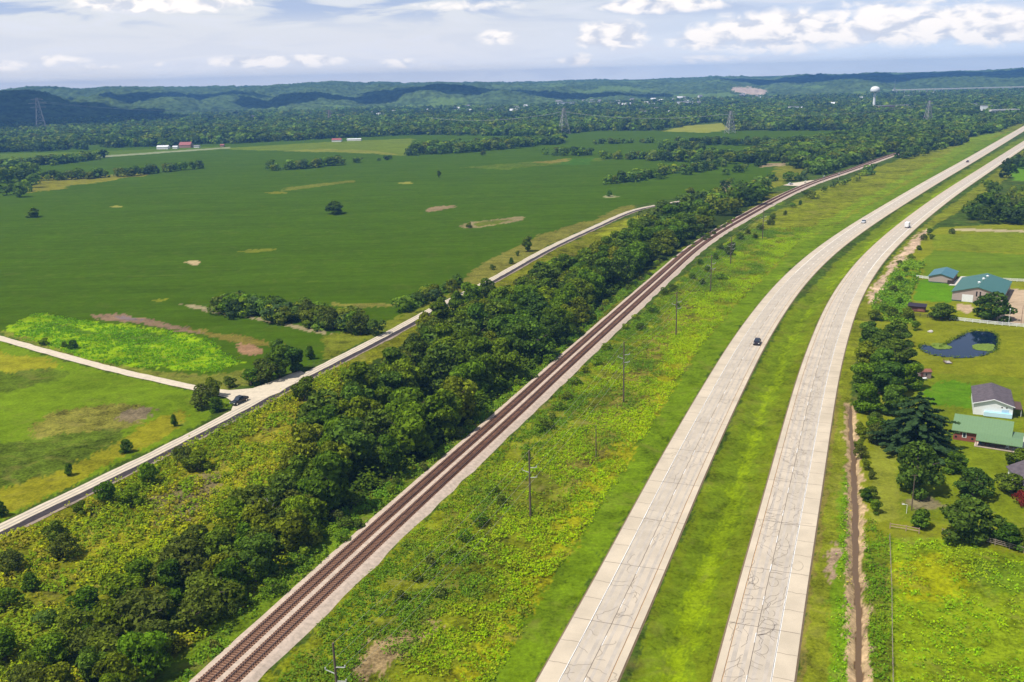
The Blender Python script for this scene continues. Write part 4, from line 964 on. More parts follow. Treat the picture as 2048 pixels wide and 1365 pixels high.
for (px, py, k_, h, wf, lb) in [(1830, 896, 'S', 14.5, 1.35, 'huge spreading dark spruce beside the green roofed house'), (1832, 984, 'R', 12.0, 1.0, 'tall dense dark tree standing in its own shadow on the lawn'), (1908, 945, 'M', 5, 1.5, 'soft olive bush between the dark tree and the green roofed house'),
    (1945, 992, 'R', 6.5, 1.45, 'bright green open crowned tree behind the round one'), (1936, 1076, 'R', 8.5, 1.45, 'round dark tree in front of the rail fence'), (1838, 1052, 'M', 4, 1.5, 'rounded bush at the foot of the wooden pole'),
    (2038, 932, 'M', 4.5, 1.5, 'upper olive bush at the right edge of the photo'), (2022, 985, 'M', 5, 1.4, 'lower olive bush left of the dark red shrub'), (2020, 1092, 'M', 4.6, 1.8, 'greyish wide bush behind the rail fence, right edge'), (2042, 1010, 'X', 3.2, 1.0, 'dark red shrub beside the house cut by the right edge'), (2050, 1095, 'M', 3.8, 1.2, 'green bush cut by the right edge at the rail fence'),
    (1988, 640, 'R', 10.5, 1.5, 'large tree in front of the big green roofed barn'), (1882, 638, 'R', 6.2, 1.7, 'dark spreading tree left of the barn driveway')]:
    add_tree(px, py, k_, h, wf, lb, G6)
G7 = 'shrubs between the highway verge and the lawns'
for (px, py, h, wf) in [(1750, 640, 4.5, 1.3), (1785, 635, 4.5, 1.3), (1815, 640, 5, 1.2), (1768, 625, 3.5, 1.3), (1800, 610, 3.2, 1.4), (1788, 585, 3, 1.3), (1800, 565, 3, 1.3), (1812, 545, 2.8, 1.3), (1800, 530, 2.4, 1.3), (1822, 520, 3, 1.3), (1838, 500, 2.6, 1.3), (1846, 480, 3.4, 1.1), (1862, 478, 2.6, 1.3), (1858, 470, 4, 1.1), (1905, 468, 3.2, 1.2), (1830, 660, 3.5, 1.2)]:
    add_tree(px, py, 'M', h, wf, 'leafy shrub in the overgrown line between the highway verge and the mown lots', G7, 'shrub')
row([(1722, 850), (1728, 920), (1735, 990), (1742, 1050)], 9, 'M', 2.0, 3.4, 'dark shrub lining the right bank of the muddy stream', 'shrubs on the stream bank', 14, 1.0, 1.0, 'shrub')
row([(1745, 860), (1750, 890)], 4, 'M', 3.5, 5, 'green tree between the stream and the spreading spruce', 'shrubs on the stream bank', 15, 1.5, 1.1, 'shrub')
G8 = 'trees of the wood across from the far highway bend'
scatter([(1872, 455), (1880, 440), (1920, 430), (1960, 380), (1990, 350), (2048, 312), (2140, 300), (2060, 335), (2010, 360), (1985, 385), (2040, 395), (2200, 400), (2200, 452), (2040, 456), (1960, 458)], 70, 'D', 8, 12, 'leafy tree in the wood between the far highway bend and the mown field', G8, 16, 5.5, 1.05)
# trees near the level crossing, right of rail
G9 = 'trees around the level crossing'
for (px, py, h, wf) in [(1622, 397, 7, 1.2), (1612, 392, 5, 1.2), (1668, 375, 6, 1.3), (1690, 370, 6, 1.3), (1715, 362, 8, 1.0), (1738, 350, 9, 1.0), (1745, 343, 8, 1.1), (1725, 352, 6, 1.2), (1650, 385, 5, 1.2)]:
    add_tree(px, py, 'D', h, wf, 'dark tree between the level crossing and the highway grass', G9)
for (px, py, h, wf) in [(1535, 398, 8, 1.1), (1520, 400, 9, 1.0), (1555, 392, 6, 1.1), (1563, 388, 6, 1.1), (1545, 362, 7, .8), (1575, 362, 8, .9), (1590, 362, 8, .9), (1605, 360, 8, .8), (1450, 350, 7, 1.1), (1475, 345, 8, 1.2), (1490, 342, 7, 1.1), (1448, 378, 8, 1.1), (1460, 368, 6, 1.1), (1478, 372, 6, 1.1), (1500, 378, 6, 1.0), (1515, 334, 8, 1.1)]:
    add_tree(px, py, 'D', h, wf, 'tree in the scattered clumps left of the level crossing', G9)
# shrubs in the weedy strip west of the highway
G10 = 'shrubs in the weeds between railway and highway'
rs = np.random.default_rng(44)
for (px, py, h) in [(1005, 1010, 2.4), (960, 1050, 2.6), (930, 1080, 2.2), (985, 985, 2.6), (1075, 865, 2.8), (1090, 858, 3.2), (1105, 840, 2.4), (1150, 770, 2.6), (1170, 745, 2.4), (1190, 730, 2.6), (1215, 700, 2.8), (1250, 660, 2.6), (1270, 640, 2.4), (1330, 590, 3.6), (1345, 582, 3.6), (1355, 620, 3.2), (1305, 625, 3), (1280, 660, 2.6), (1400, 530, 3.4), (1415, 545, 3.8), (1430, 520, 4.0), (1440, 560, 3), (1405, 570, 3.4), (1460, 510, 5), (1465, 500, 4.6), (1495, 470, 4.2), (1480, 480, 4.5), (1510, 478, 3.6), (1540, 450, 4), (1545, 438, 4.2), (1570, 430, 3.4), (1600, 410, 3.6), (1585, 415, 3), (830, 1160, 2.2), (860, 1130, 2.2), (800, 1200, 2.0), (1120, 820, 2.6), (1135, 800, 2.4), (1050, 920, 2.2), (900, 1110, 2), (880, 1190, 2.0), (1385, 560, 3.6), (1440, 500, 4), (1520, 460, 4.2)]:
    add_tree(px, py, 'M' if h > 3 else 'H', h * .95, rs.uniform(1.0, 1.5), 'shrub among the weeds between the railway and the near carriageway', G10, 'shrub')
scatter([(380, 1350), (580, 1160), (700, 1075), (880, 915), (985, 825), (1095, 735), (1220, 608), (1340, 525), (1480, 440), (1475, 434), (1329, 516), (1210, 596), (1087, 723), (974, 812), (871, 904), (650, 1052), (500, 1190), (350, 1335)], 60, 'H', 1.5, 2.8, 'low shrub on the bank between the dense strip and the railway', 'low shrubs on the railway bank', 18, 2.2, 1.2, 'shrub')
# field rows further out
row([(75, 362), (160, 358), (260, 352), (400, 337)], 44, 'D', 7, 11, 'tree in the long row across the left of the crop field', 'long tree row on the left', 20, 4, 1.1)
row([(535, 341), (600, 338), (680, 330)], 20, 'D', 7, 12, 'tree in the short row in the far crop field', 'short tree row in the far field', 21, 4, 1.2)
row([(690, 328), (720, 325)], 4, 'D', 6, 8, 'tree at the loose end of the short row', 'short tree row in the far field', 22, 3, 1.1)
row([(750, 323), (790, 318)], 4, 'M', 4, 6, 'bush at the loose end of the short row', 'short tree row in the far field', 23, 3, 1.1)
scatter([(-40, 400), (78, 393), (72, 350), (40, 330), (-80, 335)], 34, 'D', 11, 16, 'tall dark tree in the grove cut by the left edge', 'grove at the left edge', 24, 5.5, 1.0)
MAIN_N = len(TREES)
# rest: farther trees go to one stuff object
FAR = []
def far_scatter(polys, spacing, h0, h1, seed, cond=None, jitter=.9):
    poly = poly_w(polys); rs = np.random.default_rng(seed); lo = poly.min(0); hi = poly.max(0)
    gx_ = np.arange(lo[0], hi[0], spacing); gy_ = np.arange(lo[1], hi[1], spacing)
    A, B = np.meshgrid(gx_, gy_); A = A.ravel() + rs.uniform(-.5, .5, A.size) * spacing * jitter; B = B.ravel() + rs.uniform(-.5, .5, B.size) * spacing * jitter
    m = in_poly(A, B, poly); A = A[m]; B = B[m]
    for x, y in zip(A, B): FAR.append((x, y, rs.uniform(h0, h1)))
def far_row(pts, n, h0, h1, seed, spread=5):
    q = poly_w(pts); d = np.r_[0, np.cumsum(np.linalg.norm(np.diff(q, axis=0), axis=1))]; rs = np.random.default_rng(seed)
    for i in range(n):
        u = rs.uniform(0, d[-1]); FAR.append((np.interp(u, d, q[:, 0]) + rs.normal(0, spread), np.interp(u, d, q[:, 1]) + rs.normal(0, spread * 1.3), rs.uniform(h0, h1)))
far_row([(20, 332), (120, 327), (195, 318)], 60, 8, 13, 1, 9)
far_scatter([(810, 313), (840, 300), (960, 292), (1125, 282), (1130, 287), (1000, 300), (900, 308)], 10, 8, 14, 2)
far_row([(1105, 309), (1130, 311), (1172, 311)], 14, 6, 11, 3)
far_row([(1180, 288), (1240, 287), (1300, 286)], 26, 5, 9, 4)
far_row([(1210, 318), (1260, 318), (1300, 316)], 26, 6, 10, 5)
far_row([(1225, 367), (1280, 358), (1330, 350), (1390, 342), (1440, 332)], 60, 6, 10, 6, 5)
far_row([(1320, 318), (1400, 322), (1460, 320), (1520, 325)], 90, 8, 13, 7, 12)
far_row([(1330, 300), (1380, 300), (1400, 302)], 30, 8, 12, 8, 8)
far_row([(1320, 290), (1420, 288), (1520, 290), (1600, 292)], 80, 7, 11, 9, 10)
far_row([(1600, 290), (1680, 283), (1720, 285)], 40, 7, 12, 10, 10)
far_scatter([(1480, 325), (1530, 300), (1600, 292), (1720, 270), (1800, 258), (1900, 245), (2200, 215), (2200, 232), (2040, 246), (1990, 265), (1935, 275), (1880, 290), (1840, 302), (1805, 306), (1760, 315), (1700, 333), (1640, 352), (1600, 340), (1560, 322)], 8.5, 9, 14, 11)
far_row([(1790, 318), (1830, 312), (1880, 297), (1930, 282)], 46, 7, 12, 12, 5)
# the far belt filling the valley to the hills
far_scatter([(-900, 308), (0, 305), (200, 303), (430, 290), (700, 276), (830, 270), (1100, 274), (1190, 262), (1325, 262), (1400, 247), (1440, 244), (1470, 262), (1700, 262), (1760, 262), (1850, 245), (2200, 210), (2200, 196), (1500, 219), (700, 245), (0, 262), (-900, 285)], 12.5, 9, 17, 13)
far_scatter([(-900, 285), (0, 262), (700, 245), (1500, 219), (2200, 196), (2700, 180), (2700, 172), (2048, 184), (1500, 199), (1000, 216), (400, 231), (0, 250), (-900, 270)], 19, 8, 18, 14, jitter=1.2)
# sort: nearest 300 trees (not shrubs) individual
trees = [t_ for t_ in TREES if t_[7] == 'tree']; shrubs = [t_ for t_ in TREES if t_[7] != 'tree']
explicit = lambda t_: sum(1 for q in TREES if q[5] == t_[5]) == 1
trees.sort(key=lambda t_: ((0 if explicit(t_) else 1), math.hypot(t_[0], t_[1]) / t_[3] * 10))
for t_ in trees[300:]: FAR.append((t_[0], t_[1], t_[3]))
rs = np.random.default_rng(99)
def inst(t_):
    x, y, kind, h, wf, lb, g, cat = t_
    if kind == 'C': proto, H0 = CED, 8.0
    elif kind == 'S': proto, H0 = SPR, 15.0
    elif kind == 'D': proto, H0 = DEC[rs.integers(len(DEC))], 12.0
    elif kind == 'X': proto, H0 = REDS, 3.2
    elif kind == 'R': proto, H0 = DEC[5], 12.0
    elif kind == 'M': proto, H0 = MED[rs.integers(len(MED))], 6.0
    else: proto, H0 = SHR[rs.integers(len(SHR))], 2.6
    s_ = h / H0
    o = place(proto[0], proto[1], (x, y, -.05), rs.uniform(0, 6.28), (s_ * wf, s_ * wf, s_), lb, g)
    o['category'] = cat
    if cat != 'tree': o.name = 'shrub' if cat == 'shrub' else 'bush'
    return o
for t_ in trees[:300] + shrubs: inst(t_)
for pr in DEC + MED + SHR + [CED, SPR, REDS]:
    if not pr[1][0]:
        for c in list(pr[0].children): bpy.data.objects.remove(c)
        bpy.data.objects.remove(pr[0])
q = P(545, 1062); dt = empty('dead_tree', (q.x, q.y, 0), 0, 'pale leafless dead tree standing in the bottom left thicket', 'tree'); dead = mat('bleached_wood', (.42, .38, .32), .9)
MB().bar((0, 0, 0), (.2, 0, 5), .16, 0, .11, 6).bar((.2, 0, 5), (-.5, 0, 7.6), .11, 0, .06, 6).build('trunk', dead, dt)
MB().bar((.1, 0, 3.5), (1.3, .2, 5.3), .08, 0, .04, 5).bar((.2, 0, 5), (1.0, -.2, 6.6), .07, 0, .03, 5).bar((-.3, 0, 6.8), (-1.3, 0, 7.9), .05, 0, .02, 5).build('branches', dead, dt)
# stuff forest
def low_tree(seed, n, leaf):
    rng = np.random.default_rng(seed)
    C, D, K_ = crown_points(rng, n, 1.0, .50, -.05, 6, .55)
    V, F_ = quads(C, D, leaf * rng.uniform(.7, 1.2, len(C)), rng, .28)
    return V, rng.uniform(.7, 1.35, len(C)).repeat(4)
FAR = np.array(FAR); FAR = FAR[~((fbm(FAR[:, 0] / 150, FAR[:, 1] / 110, 3, 404) > .66) & (FAR[:, 1] > 1250))]; dist = np.hypot(FAR[:, 0], FAR[:, 1])
# keep clear of roads and rails
dA, uA = railA.dist(FAR[:, 0], FAR[:, 1]); dH, _ = hwyL_left.dist(FAR[:, 0], FAR[:, 1]); dH2, _ = hwyR_left.dist(FAR[:, 0], FAR[:, 1])
ok = ~((dA > -8) & (dA < 14) & (uA < railA.L - 380)) & ~((dH > -8) & (dH < WH + 8)) & ~((dH2 > -6) & (dH2 < WH + 8))
FAR = FAR[ok]; dist = dist[ok]
Vs = []; Ts = []
protos = {0: [low_tree(i, 420, .075) for i in range(4)], 1: [low_tree(10 + i, 170, .115) for i in range(4)], 2: [low_tree(20 + i, 75, .17) for i in range(4)]}
rs = np.random.default_rng(5)
FG = np.array(GREENS + [(.085, .13, .03), (.10, .125, .03), (.05, .08, .035)])
lev = np.where(dist < 750, 0, np.where(dist < 1300, 1, 2))
for L in (0, 1, 2):
    for pi in range(4):
        idx = np.where((lev == L) & (np.arange(len(FAR)) % 4 == pi))[0]
        if not len(idx): continue
        V0, T0 = protos[L][pi]
        h = FAR[idx, 2]; wf = rs.uniform(.9, 1.6, len(idx)) * h; an = rs.uniform(0, 6.28, len(idx)); ca = np.cos(an); sa = np.sin(an)
        X = (V0[None, :, 0] * ca[:, None] - V0[None, :, 1] * sa[:, None]) * wf[:, None] + FAR[idx, 0][:, None]
        Y = (V0[None, :, 0] * sa[:, None] + V0[None, :, 1] * ca[:, None]) * wf[:, None] + FAR[idx, 1][:, None]
        Z = V0[None, :, 2] * h[:, None] - .3
        Vs.append(np.stack([X, Y, Z], -1).reshape(-1, 3))
        c = FG[rs.integers(len(FG), size=len(idx))] * rs.uniform(.6, 1.4, (len(idx), 1)) * (.55 + .9 * fbm(FAR[idx, 0] / 70, FAR[idx, 1] / 90, 3, 505))[:, None]
        Ts.append((c[:, None, :] * T0[None, :, None]).reshape(-1, 3))
V = np.vstack(Vs); T_ = np.vstack(Ts)
o = np_mesh('woodland', V, np.arange(len(V)).reshape(-1, 4), FOL_FAR, tint=T_)
tag(o, 'far woods and tree lines filling the valley up to the hills', 'woodland', kind='stuff')
print('far trees', len(FAR), 'quads', len(V) // 4, 'individual', len(trees[:300]), len(shrubs))

# weeds: ground cover clumps
def weed_field(name, polys, dens, hmin, hmax, leaf, seed, cols, label, nq=9, ymax=420, clump=1.0, wb_=1.5, across=False):
    poly = poly_w(polys); rng = np.random.default_rng(seed); lo = poly.min(0); hi = poly.max(0)
    hi[1] = min(hi[1], ymax)
    n = int((hi[0] - lo[0]) * (hi[1] - lo[1]) * dens); Q = rng.uniform(lo, hi, (n, 2))
    m = in_poly(Q[:, 0] + (fbm(Q[:, 0] / 4, Q[:, 1] / 4, 2, seed) - .5) * 2.0, Q[:, 1], poly); Q = Q[m]
    keepn = fbm(Q[:, 0] / 6, Q[:, 1] / 6, 3, seed + 1); Q = Q[keepn + rng.uniform(-.12, .12, len(Q)) > .40]
    dA_, _ = railA.dist(Q[:, 0], Q[:, 1]); dG_, _ = gravel.dist(Q[:, 0], Q[:, 1]); dl, _ = hwyL_left.dist(Q[:, 0], Q[:, 1]); dr, _ = hwyR_left.dist(Q[:, 0], Q[:, 1])
    keepm = ~((dA_ > -3.6) & (dA_ < TRK + 4.6)) & ~((dG_ > -.5) & (dG_ < 6.0)) & ~((dl > -1) & (dl < WH + 1)) & ~((dr > -1) & (dr < WH + 1))
    if name == 'weeds':
        dk_, uk_ = creek.dist(Q[:, 0], Q[:, 1]); keepm &= ~((np.abs(dk_) < 1.5) & (uk_ > 2))
    Q = Q[keepm]
    n = len(Q)
    size = rng.uniform(.5, 1.3, n) * clump
    c = fbm(Q[:, 0] / 11, Q[:, 1] / 16, 3, seed + 2); cols = np.array(cols)
    c = c + (np.clip((dA_[keepm] - TRK - 5) / np.maximum(5, dA_[keepm] - TRK - 5 - dl[keepm]), 0, 1) - .5) * .55 if across else c
    ci = np.clip(((c - .25) / .5 * len(cols) + rng.normal(0, .5, n)).astype(int), 0, len(cols) - 1)
    hh = rng.uniform(hmin, hmax, n) * (.6 + .8 * fbm(Q[:, 0] / 5, Q[:, 1] / 5, 2, seed + 4))
    off = rng.normal(0, .38, (n, nq, 3)) * size[:, None, None]; off[..., 2] = np.abs(rng.normal(.5, .3, (n, nq))) * hh[:, None]
    C = (np.c_[Q, np.full(n, -.05)][:, None, :] + off).reshape(-1, 3)
    D = off.copy(); D[..., 2] = np.abs(D[..., 2]) + .5; D = D.reshape(-1, 3)
    V, F_ = quads(C, D, leaf * rng.uniform(.6, 1.3, len(C)), rng, .5)
    t_ = (cols[ci] * np.array([.97, 1.02, .65]) * 1.1 * wb_ * rng.uniform(.85, 1.18, (n, 1)))[:, None, :] * rng.uniform(.8, 1.2, (n, nq, 1))
    o = np_mesh(name, V, F_, FOL, tint=t_.reshape(-1, 3).repeat(4, 0))
    return tag(o, label, 'ground cover', kind='stuff')
WC = [(.075, .12, .02), (.085, .11, .035), (.10, .15, .015), (.13, .135, .03), (.12, .175, .012), (.15, .20, .010), (.165, .18, .02), (.155, .215, .008), (.185, .225, .008)]
weed_field('weeds', [(520, 1420), (700, 1175), (870, 1022), (1030, 872), (1210, 697), (1420, 507), (1560, 425), (1640, 392), (1640, 440), (1560, 520), (1450, 630), (1395, 700), (1290, 870), (1165, 1065), (1055, 1232), (950, 1420)], 2.5, .25, .95, .20, 71, WC, 'tall weeds between the railway and the near carriageway', 9, 560, 1.0, 1.65, True)
weed_field('weeds', [(-150, 1180), (0, 1075), (300, 932), (600, 772), (700, 722), (640, 880), (660, 1040), (574, 1140), (444, 1240), (300, 1370), (200, 1460), (-150, 1500)], 1.4, .5, 1.7, .28, 72, [(.10, .14, .02), (.085, .125, .02), (.15, .175, .015), (.125, .165, .015), (.09, .12, .025), (.18, .19, .018), (.14, .125, .04), (.10, .15, .015)], 'weeds and brambles below the gravel road', 9, 300)
weed_field('weeds', [(330, 1400), (444, 1246), (574, 1142), (649, 1052), (871, 907), (974, 815), (1087, 728), (1213, 600), (1329, 520), (1480, 434), (1560, 400), (1490, 445), (1345, 530), (1225, 612), (1105, 730), (985, 835), (705, 1085), (385, 1370)], 1.8, .4, 1.4, .24, 73, [(.10, .16, .03), (.09, .15, .025), (.13, .18, .03), (.12, .16, .02), (.08, .12, .03), (.14, .20, .02)], 'weeds on the bank beside the railway', 9, 430)
weed_field('undergrowth', [(600, 1010), (649, 1049), (760, 980), (871, 904), (974, 812), (1087, 725), (1213, 597), (1329, 518), (1480, 430), (1540, 400), (1440, 402), (1300, 455), (1110, 555), (960, 625), (830, 700), (720, 790), (640, 870)], .55, 1.5, 3.8, .5, 79, [(.06, .10, .02), (.05, .08, .02), (.075, .11, .02)], 'tangled undergrowth beneath the wooded strip', 14, 430, 2.2, 1.0)
weed_field('weeds', [(1722, 1420), (1722, 1060), (1740, 1040), (1780, 1072), (1782, 1420)], 2.0, .3, 1.1, .18, 74, [(.10, .16, .016), (.12, .18, .014), (.15, .18, .02), (.09, .14, .02), (.17, .16, .03)], 'weeds on the right bank of the stream', 8, 300)
weed_field('weeds', [(1790, 1080), (1880, 1080), (2060, 1125), (2200, 1180), (2200, 1420), (1790, 1420)], .9, .2, .7, .20, 75, [(.13, .20, .014), (.10, .16, .016), (.17, .22, .012), (.12, .18, .02), (.16, .19, .02)], 'rough grass tussocks in the lower right field', 6, 200)
weed_field('weeds', [(1672, 1420), (1680, 1100), (1690, 980), (1694, 900), (1700, 900), (1700, 1100), (1700, 1420)], 2.2, .25, .8, .18, 76, [(.12, .20, .02), (.10, .17, .02), (.30, .23, .10), (.36, .28, .14)], 'weeds and dead grass on the left bank of the stream', 7, 200)
weed_field('weeds', [(1745, 640), (1745, 600), (1790, 540), (1830, 500), (1850, 480), (1870, 480), (1850, 520), (1835, 560), (1820, 600), (1825, 650)], 1.2, .5, 1.8, .35, 77, [(.13, .20, .03), (.11, .16, .03), (.16, .21, .03)], 'brambles between the verge and the mown lots', 9, 450)
weed_field('weeds', [(40, 640), (80, 625), (160, 640), (250, 655), (330, 660), (420, 680), (450, 705), (490, 725), (430, 745), (330, 735), (240, 735), (170, 715), (90, 690), (10, 672)], .9, .1, .45, .3, 78, [(.13, .22, .012), (.12, .19, .012), (.15, .24, .01)], 'bright lime green weeds above the side road', 7, 420, 1.6)


# ================================================================== buildings
def gable(name, label, A, ang, W, D, eave, rise, wallm, roofm, ov=.45, axis='y', cat='building', found=True, group=None):
    """front-left ground corner A, x along the front, y going back; ridge along axis"""
    root = empty(name, (A[0], A[1], 0), ang, label, cat, group)
    mb = MB(); zt = eave
    if axis == 'y': mb.prism([(0, -.1), (W, -.1), (W, zt), (W / 2, zt + rise), (0, zt)], 0, D, 'y')
    else: mb.prism([(0, -.1), (D, -.1), (D, zt), (D / 2, zt + rise), (0, zt)], 0, W, 'x')
    mb.build('wall', wallm, root)
    mb = MB(); th = .16; L = W if axis == 'y' else D; M_ = D if axis == 'y' else W
    sl_ = rise / (L / 2); e0 = -ov; pr = [(e0, zt + .03 - ov * sl_), (L / 2, zt + .03 + rise), (L + ov, zt + .03 - ov * sl_), (L + ov, zt + .03 + th - ov * sl_), (L / 2, zt + .03 + th + rise), (e0, zt + .03 + th - ov * sl_)]
    n = 6; a0, a1 = -ov, M_ + ov
    if axis == 'y': vs = [(a, a0, z) for a, z in pr] + [(a, a1, z) for a, z in pr]
    else: vs = [(a0, a, z) for a, z in pr] + [(a1, a, z) for a, z in pr]
    mb.add(vs, [(0, 1, 7, 6), (1, 2, 8, 7), (2, 3, 9, 8), (3, 4, 10, 9), (4, 5, 11, 10), (5, 0, 6, 11), (0, 5, 4, 1), (1, 4, 3, 2), (6, 7, 10, 11), (7, 8, 9, 10)])
    mb.build('roof', roofm, root)
    return root
def frame_of(A, B, C, z):
    a = P(*A, z); b = P(*B, z); c = P(*C, z); u = b - a; W = math.hypot(u.x, u.y); ang = math.atan2(u.y, u.x)
    v = Vector((-math.sin(ang), math.cos(ang), 0)); return (a.x, a.y), ang, W, (c - a).dot(v)
def pane(mb, side, W, D, a0, a1, z0, z1, t=.06, mi=0):
    """thin panel on a wall: side f/l/r/b"""
    if side == 'f': mb.box(a0, a1, -t, .02, z0, z1, mi)
    elif side == 'b': mb.box(a0, a1, D - .02, D + t, z0, z1, mi)
    elif side == 'l': mb.box(-t, .02, a0, a1, z0, z1, mi)
    else: mb.box(W - .02, W + t, a0, a1, z0, z1, mi)
    return mb
beige = mat('beige_metal_siding', (.42, .33, .29), .7, var=.05, stripe=(0, 14, .25))
tealroof = mat('teal_metal_roof', (.035, .155, .10), .32, .25, var=.08, spec=.7, stripe=(1, 9, .2))
tealroof2 = mat('blue_teal_metal_roof', (.06, .20, .22), .32, .25, var=.08, spec=.7, stripe=(1, 9, .2))
white = mat('white_paint', (.78, .78, .77), .6, var=.05)
darkm = mat('dark_opening', (.018, .017, .018), .5, var=.1)
glass = mat('window_glass', (.03, .04, .055), .12, var=.1, spec=.8)
brown = mat('brown_boards', (.16, .065, .045), .85, var=.2)
trimd = mat('dark_trim', (.05, .035, .03), .7)
(ax, ay), ang, W, D = frame_of((1905, 583.5), (1995, 586.5), (1943, 551), 3.7); D = 30.0; W = 18.5; ang = R(-33)
barn = gable('barn', 'large beige metal barn with a wide green roof and white garage door', (ax, ay), ang, W, D, 3.7, 2.6, beige, tealroof, cat='barn')
d_ = pane(MB(), 'f', W, D, W * .20, W * .42, 0, 3.0).build('garage_door', white, barn)
for a_ in (.47, .54): pane(MB(), 'f', W, D, W * a_, W * a_ + .5, 2.6, 4.6).build('window', darkm, barn)
for i in range(5): pane(MB(), 'r', W, D, 3 + i * 4.4, 5.6 + i * 4.4, 0, 2.7).build('stall_door', trimd if i % 2 else glass, barn)
for (fx, fy) in ((.46, .30), (.50, .55), (.54, .78)):
    zz = 3.7 + 2.6 * (1 - abs(fx - .5) * 2); MB().lathe([(.45, zz - .2), (.5, zz + .35), (.62, zz + .6), (.05, zz + .95)], (W * fx, D * fy), 12).build('roof_vent', white, barn)
MB().box(-.03, W + .03, -.03, D + .03, -.05, .35).build('foundation', mat('green_skirting', (.02, .09, .06), .7), barn)
(ax, ay), ang, W, D = frame_of((1858, 552.7), (1905, 556), (1875, 535), 2.6); D = 16.0; ang = R(-33)
shop = gable('outbuilding', 'smaller beige outbuilding with a blue green metal roof behind the barn', (ax, ay), ang, W, D, 2.6, 1.4, beige, tealroof2)
for i in range(3): pane(MB(), 'r', W, D, 1.6 + i * 4.6, 4.6 + i * 4.6, 0, 2.2).build('roller_door', brown, shop)
MB().box(W * .82, W + .9, -1.0, -.1, 0, 1.6).build('storage_cabinet', trimd, shop)
MB().box(-.03, W + .03, -.03, D + .03, -.05, .3).build('foundation', mat('green_skirting', (.02, .09, .06)), shop)
mb = MB(); pts = [(1897, 571), (1913, 571.5), (1938, 553.5), (1922, 553)]; mb.add([tuple(P(*p, .06)) for p in pts], [(0, 1, 2, 3)])
tag(mb.build('concrete_apron', mat('pale_concrete', (.55, .51, .44), .9)), 'pale concrete apron', 'pavement', kind='structure')
# low red-brown run-in shed
g0 = P(1816, 622); g1 = P(1850, 625); ang = math.atan2((g1 - g0).y, (g1 - g0).x); W = (g1 - g0).length
sh = empty('run_in_shed', (g0.x, g0.y, 0), ang, 'long low shed with red brown boards and a dark roof, left of the barn', 'shed')
MB().box(0, W, 0, 3.0, -.05, 2.0).build('wall', brown, sh); MB().prism([(-.5, 2.0), (3.4, 2.5), (3.4, 2.65), (-.5, 2.15)], -.3, W + .3, 'x').build('roof', mat('dark_sheet_roof', (.035, .025, .035), .5, var=.2), sh)
pane(MB(), 'f', W, 3, W * .55, W * .9, .3, 1.5).build('hatch', mat('faded_red_boards', (.30, .12, .09), .85), sh)
# white workshop with slate-coloured roof
(ax, ay), ang, W, D = frame_of((1948.6, 806), (2027, 814), (1947, 774), 3.2)
slate = mat('slate_shingles', (.105, .085, .095), .85, var=.25, scale=1.2)
wb = gable('workshop', 'white gabled building with a dark slate roof behind the green roofed house', (ax, ay), ang, W, D, 3.2, 1.5, white, slate, ov=.35)
mb = MB()
for sx_ in (0, 1):
    x0_, x1_ = (-.4, W / 2) if sx_ == 0 else (W + .4, W / 2)
    z0_ = 3.2 - .4 * 1.5 / (W / 2); mb.bar((x0_, -.42, z0_ + .05), (x1_, -.42, 4.78), .13)
mb.build('fascia', white, wb)
pane(MB(), 'f', W, D, W * .72, W * .9, .1, 2.1).build('door', mat('pale_blue_door', (.45, .6, .72)), wb)
for a_ in (.70, .82): pane(MB(), 'f', W, D, W * a_, W * a_ + .35, 2.5, 2.8).build('wall_lamp', trimd, wb)
MB().prism([(D * .1, 2.0), (D * .55, 2.0), (D * .55, 2.2), (D * .1, 2.2)], W, W + 2.4, 'x').build('side_canopy', mat('canopy_brown', (.10, .06, .05), .8), wb)
MB().bar((W + 2.2, D * .12, 0), (W + 2.2, D * .12, 2.0), .07).bar((W + 2.2, D * .5, 0), (W + 2.2, D * .5, 2.0), .07).build('canopy_post', white, wb)
q = P(1967, 832); mb = MB(); 
pool = empty('swimming_pool', (q.x, q.y, 0), ang, 'light blue rectangular pool between the white workshop and the green roofed house', 'pool')
PW = (P(2026, 838) - q).length * .96
MB().box(0, PW, -.0, 3.0, -.05, 1.15).build('pool_wall', mat('pool_wall', (.55, .75, .85), .5, var=.03), pool)
MB().box(.2, PW - .2, .2, 2.8, 1.153, 1.17).build('pool_water', mat('pool_water', (.25, .62, .80), .15, var=.04, spec=.6), pool)
# green-roofed brick house: ridge along x
a = P(1914, 829, 5.0); b = P(2024, 844.5, 5.0); ang = math.atan2((b - a).y, (b - a).x); L = math.hypot((b - a).x, (b - a).y)
v = Vector((-math.sin(ang), math.cos(ang), 0)); fl = P(1907, 859, 2.6); hd = (a - fl).dot(v)
hd = max(3.2, min(hd, 6.5)); o_ = a - v * hd
grn = mat('green_metal_roof', (.15, .25, .12), .45, .1, var=.05, spec=.5, stripe=(0, 10, .12)); brick = mat('red_brick', (.27, .085, .06), .9, var=.25, scale=6)
house = gable('house', 'red brick house with a long pale green metal roof and deep porch', (o_.x, o_.y), ang, L, hd * 2, 2.6, 2.4, brick, grn, ov=.5, axis='x', cat='house')
